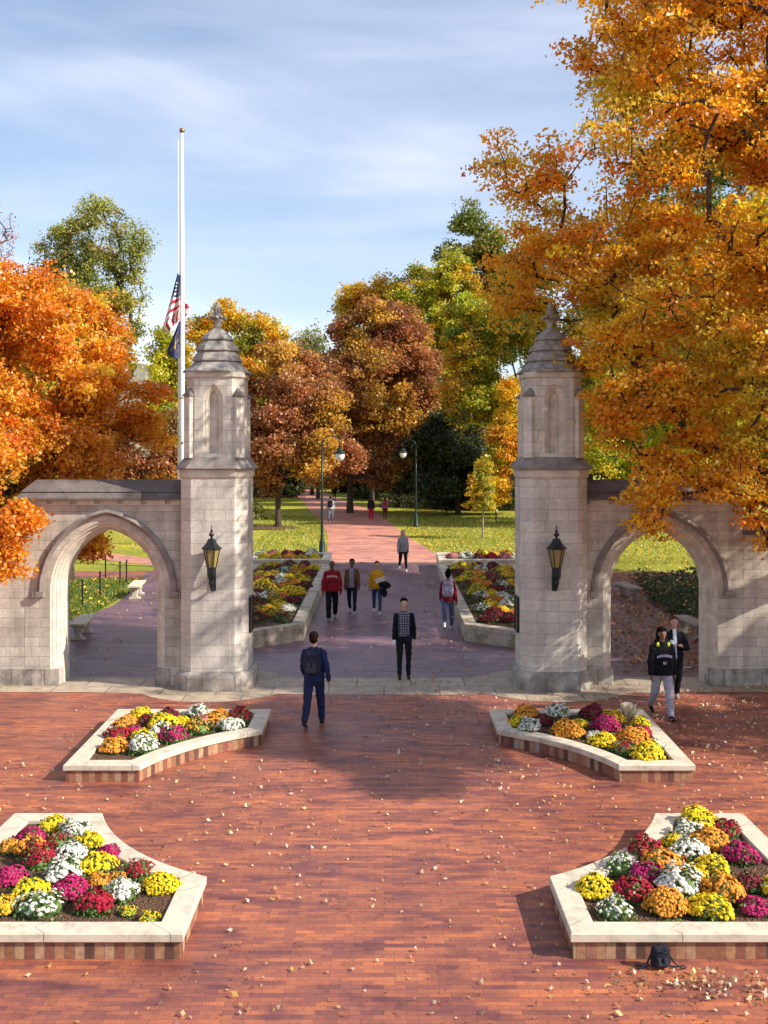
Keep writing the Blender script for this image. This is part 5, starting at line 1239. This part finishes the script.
# 2 plaid man
a=person('man in dark cardigan with plaid front standing in the middle of the gateway',px=404,fy=679,H=1.73,face=2,skin=(.55,.34,.24),hair=(.012,.010,.010),hairstyle='quiff',top_mat=plaid(),pants=(.012,.012,.016),shoes=(.04,.025,.018),legs=((3,2),(-3,2)),arms=((4,18,9),(-10,20,10)),vox=.013)
cup('white paper cup in the right hand of the plaid fronted man',at_hand(a,0,.06,(0,-.045,0)))
# 3 red sweatshirt
a=person('bald broad man in a loose crimson lettered sweatshirt and black trousers',px=332,fy=619.5,H=1.74,face=4,skin=(.14,.065,.04),hairstyle='bald',top=(.24,.012,.022),pants=(.010,.010,.013),shoes=(.25,.25,.27),legs=((16,4),(-12,24)),arms=((12,10,16),(-10,12,14)),loose=.045,fat=1.22,pant_loose=.02,vox=.016)
text_on(a[0],'INDIANA',0,-.205,1.30+a[3],.075,plain('print_white',(.7,.66,.6),.7,.02,3,bump=0),1.2)
# 4 brown jacket
a=person('person in an open brown jacket over a grey shirt beside the crimson sweatshirt',px=352,fy=614,H=1.67,face=-4,skin=(.13,.06,.04),hair=(.015,.012,.01),hairstyle='short',top_mat=open_jacket((.13,.07,.035),(.26,.25,.33)),pants=(.015,.018,.04),shoes=(.45,.42,.42),legs=((-12,26),(16,4)),arms=((-12,14,12),(14,18,14)),loose=.02,female=True,vox=.016)
# 5 yellow sweater
a=person('person in a mustard yellow sweater and blue jeans carrying a coat and papers',px=377,fy=614,H=1.59,face=0,skin=(.5,.32,.22),hair=(.03,.018,.012),hairstyle='short',top=(.62,.32,.018),pants=(.05,.08,.17),shoes=(.62,.60,.62),legs=((-14,24),(14,4)),arms=((-10,14,16),(18,74,14)),armin=(0,25),loose=.018,female=True,vox=.016)
p=at_hand(a,1,.0)
t=thing('folded_coat','black coat draped over the left arm of the yellow sweatered person','coat',(p.x+.09,p.y-.05,p.z-.30))
m=MB(); m.ell((0,0,.22),.16,.09,.10,12,8); m.ell((.10,0,.18),.12,.08,.09,10,8); m.ell((-.03,0,.05),.10,.07,.17,10,8); m.ell((.02,0,-.04),.09,.06,.14,10,8); o=remesh(m,'cloth',fabric('coat_black',(.012,.012,.018)),t,.016,.014)
t=thing('paper_sheaf','white papers held against the yellow sweater above the black coat','papers',(p.x-.02,p.y-.10,p.z+.05),0); t.rotation_euler=(R(15),R(-18),0)
m=MB(); m.box(-.15,.15,-.012,.012,-.06,.07); m.build('paper',M['white'],t,bevel=.003)
# 6 red sleeves floral backpack
a=person('woman with a high bun and crimson sleeves walking away beside the right bed',px=448,fy=630,H=1.66,face=176,skin=(.13,.06,.04),hair=(.008,.007,.007),hairstyle='bun',top=(.26,.015,.035),pants_mat=fabric('faded_denim',(.10,.13,.24),.35),shoes=(.7,.68,.68),legs=((20,4),(-18,34)),arms=((-16,20,14),(16,24,12)),loose=.012,female=True,vox=.015)
place_pack(a,'pale floral backpack on the woman with the bun',(.4,.38,.45),(.35,.33,.42),1.12,mat=floral())
# 7 blonde
a=person('blonde woman in grey sweater and black leggings walking up the sunny path',px=403,fy=571.5,H=1.72,face=6,skin=(.6,.38,.28),hair=(.55,.38,.16),hairstyle='long',top=(.30,.29,.30),pants=(.018,.014,.016),shoes=(.72,.70,.68),legs=((-18,34),(20,2)),arms=((18,14,14),(-18,10,12)),loose=.015,female=True,vox=.018,gz=.0)
# 8-11 far
a=person('distant person in grey clothes with black backpack at the path left edge',px=330.5,fy=522,H=1.78,face=178,skin=(.4,.25,.18),hair=(.02,.015,.01),top=(.42,.44,.47),pants=(.22,.23,.26),shoes=(.1,.1,.1),legs=((8,3),(-10,14)),arms=((8,10,12),(-8,12,12)),loose=.03,vox=.028,pant_loose=.02)
place_pack(a,'black backpack on the distant person in grey',(.015,.015,.02),(.02,.02,.025),1.1)
a=person('distant person in black top and bright red trousers on the path',px=382,fy=520.5,pos=G(371,520.5),H=1.72,face=175,skin=(.4,.25,.18),hair=(.1,.05,.03),hairstyle='long',top=(.015,.018,.03),pants=(.50,.012,.06),shoes=(.5,.5,.5),legs=((8,3),(-8,14)),arms=((8,10,12),(-8,12,12)),female=True,vox=.028,loose=.02,pant_loose=.02)
a=person('distant person in maroon top with pink bag, right of the red trousers',px=385,fy=520,H=1.66,face=185,skin=(.45,.28,.2),hair=(.1,.05,.03),hairstyle='long',top=(.35,.16,.20),pants=(.18,.01,.03),shoes=(.3,.2,.2),legs=((8,3),(-8,14)),arms=((8,10,12),(-8,12,12)),female=True,vox=.028,loose=.02)
place_pack(a,'pink and crimson backpack on the distant maroon dressed person',(.45,.02,.10),(.5,.08,.15),.9)
a=person('tiny dark figure farthest off in the shade at the path bend',px=334.5,fy=500,H=1.75,face=178,skin=(.3,.2,.15),top=(.01,.01,.012),pants=(.01,.01,.012),legs=((6,3),(-6,10)),arms=((8,10,12),(-8,12,12)),vox=.035,loose=.05,fat=1.2)
# 12 hoodie
a=person('young person in black lettered sweatshirt and grey sweatpants before the right arch',px=662,fy=717,H=1.68,face=3,skin=(.20,.10,.06),hair=(.004,.004,.005),hairstyle='beanie',top=(.007,.007,.010),pants_mat=speckle(),shoes=(.008,.008,.010),legs=((-16,26),(18,2)),arms=((10,12,14),(-10,14,14)),loose=.04,fat=1.05,hood=True,pant_loose=.016,vox=.013)
pw=plain('print_lilac',(.55,.53,.66),.7,.02,3,bump=0)
text_on(a[0],'HOOSIERS',0,-.190,1.235+a[3],.064,pw,1.5)
text_on(a[0],'IU',0,-.186,1.09+a[3],.07,pw,0)
t=a[0]
for s in (-1,1):
    p=Matrix.Rotation(t.rotation_euler.z,3,'Z')@(Vector((s*.105,-.075,1.455+a[3]))*a[2])+t.location
    o=thing('neon_tag','neon yellow patch on the %s shoulder strap of the black sweatshirt'%('left' if s>0 else 'right'),'strap patch',p)
    m=MB(); m.ell((0,0,0),.028,.02,.045,10,8); m.build('patch',plain('neon',(.62,.75,.02),.5,.03,3),o,smooth=True)
# 13 dark suit behind
a=person('man in black coat and white shirt right behind the lettered sweatshirt',px=674,fy=700.5,H=1.66,face=-6,skin=(.55,.30,.22),hair=(.12,.05,.03),hairstyle='quiff',top_mat=open_jacket((.010,.010,.013),(.6,.66,.78),.035),pants=(.010,.010,.013),shoes=(.35,.33,.33),legs=((14,4),(-10,18)),arms=((22,88,18),(18,92,16)),armin=(35,35),loose=.03,vox=.013,pant_loose=.012)
cup('white cup held at chest height by the man in the black coat',at_hand(a,0,.05,(0,-.04,.05)))
# backpack left by the planter
x,y=G(658,964)
b=backpack('black backpack standing on the bricks against the near right planter',(x,10.22,.01),R(180),(.018,.02,.028),(.03,.032,.045),.62,worn=False); b.scale=(.66,.6,.50)
# small white scrap on the leaf carpet
x,y=G(689,668.5); m=MB(); m.box(x-.12,x+.12,y-.04,y+.04,.02,.03); o=m.build('litter_scrap',M['white'],bevel=.004); tag(o,'small white scrap lying on the leaves inside the right arch','scrap')
x,y=G(464.5,560.5)

# ------------------------------------------------------------------ camera, light, sky
cam=bpy.data.cameras.new('camera'); co=bpy.data.objects.new('camera',cam); C.objects.link(co); scene.camera=co
co.location=(0,0,HC); co.rotation_euler=(R(90),0,0)
cam.sensor_fit='VERTICAL'; cam.sensor_height=36; cam.lens=36*F/1024; cam.shift_y=-(512-HY)/1024; cam.clip_end=3000; cam.clip_start=.1
EL=34.0
az=Vector((.95,-.34,0)).normalized(); d=Vector((az.x*math.cos(R(EL)),az.y*math.cos(R(EL)),math.sin(R(EL))))
sun=bpy.data.lights.new('sun','SUN'); sun.energy=5.0; sun.angle=R(.55); sun.color=(1,.93,.82)
so=bpy.data.objects.new('sun',sun); C.objects.link(so); so.rotation_euler=d.to_track_quat('Z','Y').to_euler(); so.location=(30,-10,30)
w=bpy.data.worlds.new('World'); scene.world=w; w.use_nodes=True; nt=w.node_tree; L=nt.links.new; bgn=nt.nodes['Background']
sky=nt.nodes.new('ShaderNodeTexSky'); sky.sky_type='NISHITA'; sky.sun_disc=False; sky.sun_elevation=R(EL); sky.sun_rotation=math.atan2(d.x,d.y); sky.air_density=1.0; sky.dust_density=.6; sky.ozone_density=3.5
tc=N(nt,'ShaderNodeTexCoord'); mp=N(nt,'ShaderNodeMapping'); mp.inputs['Rotation'].default_value=(0,R(28),R(12)); mp.inputs['Scale'].default_value=(1.1,1.1,5.5)
L(tc.outputs['Generated'],mp.inputs[0])
n1=N(nt,'ShaderNodeTexNoise',Scale=1.6,Detail=7.0,Roughness=.5,Distortion=.3); L(mp.outputs[0],n1.inputs['Vector'])
r1=ramp(nt,[(.36,0.12),(.52,.32),(.70,.66)]); L(n1.outputs['Fac'],r1.inputs[0])
cloudc=mixc(nt,sky.outputs[0],(6.9,7.0,7.8),r1.outputs[0])
L(cloudc,bgn.inputs[0]); bgn.inputs[1].default_value=.115
scene.view_settings.view_transform='Standard'; scene.view_settings.look='None'; scene.view_settings.exposure=.63; scene.view_settings.gamma=1; scene.view_settings.use_curve_mapping=False
scene.render.engine='CYCLES'; cy=scene.cycles; cy.use_denoising=True; cy.max_bounces=6; cy.diffuse_bounces=3; cy.glossy_bounces=2; cy.transmission_bounces=4; cy.use_adaptive_sampling=True; cy.adaptive_threshold=.02
cy.caustics_reflective=False; cy.caustics_refractive=False
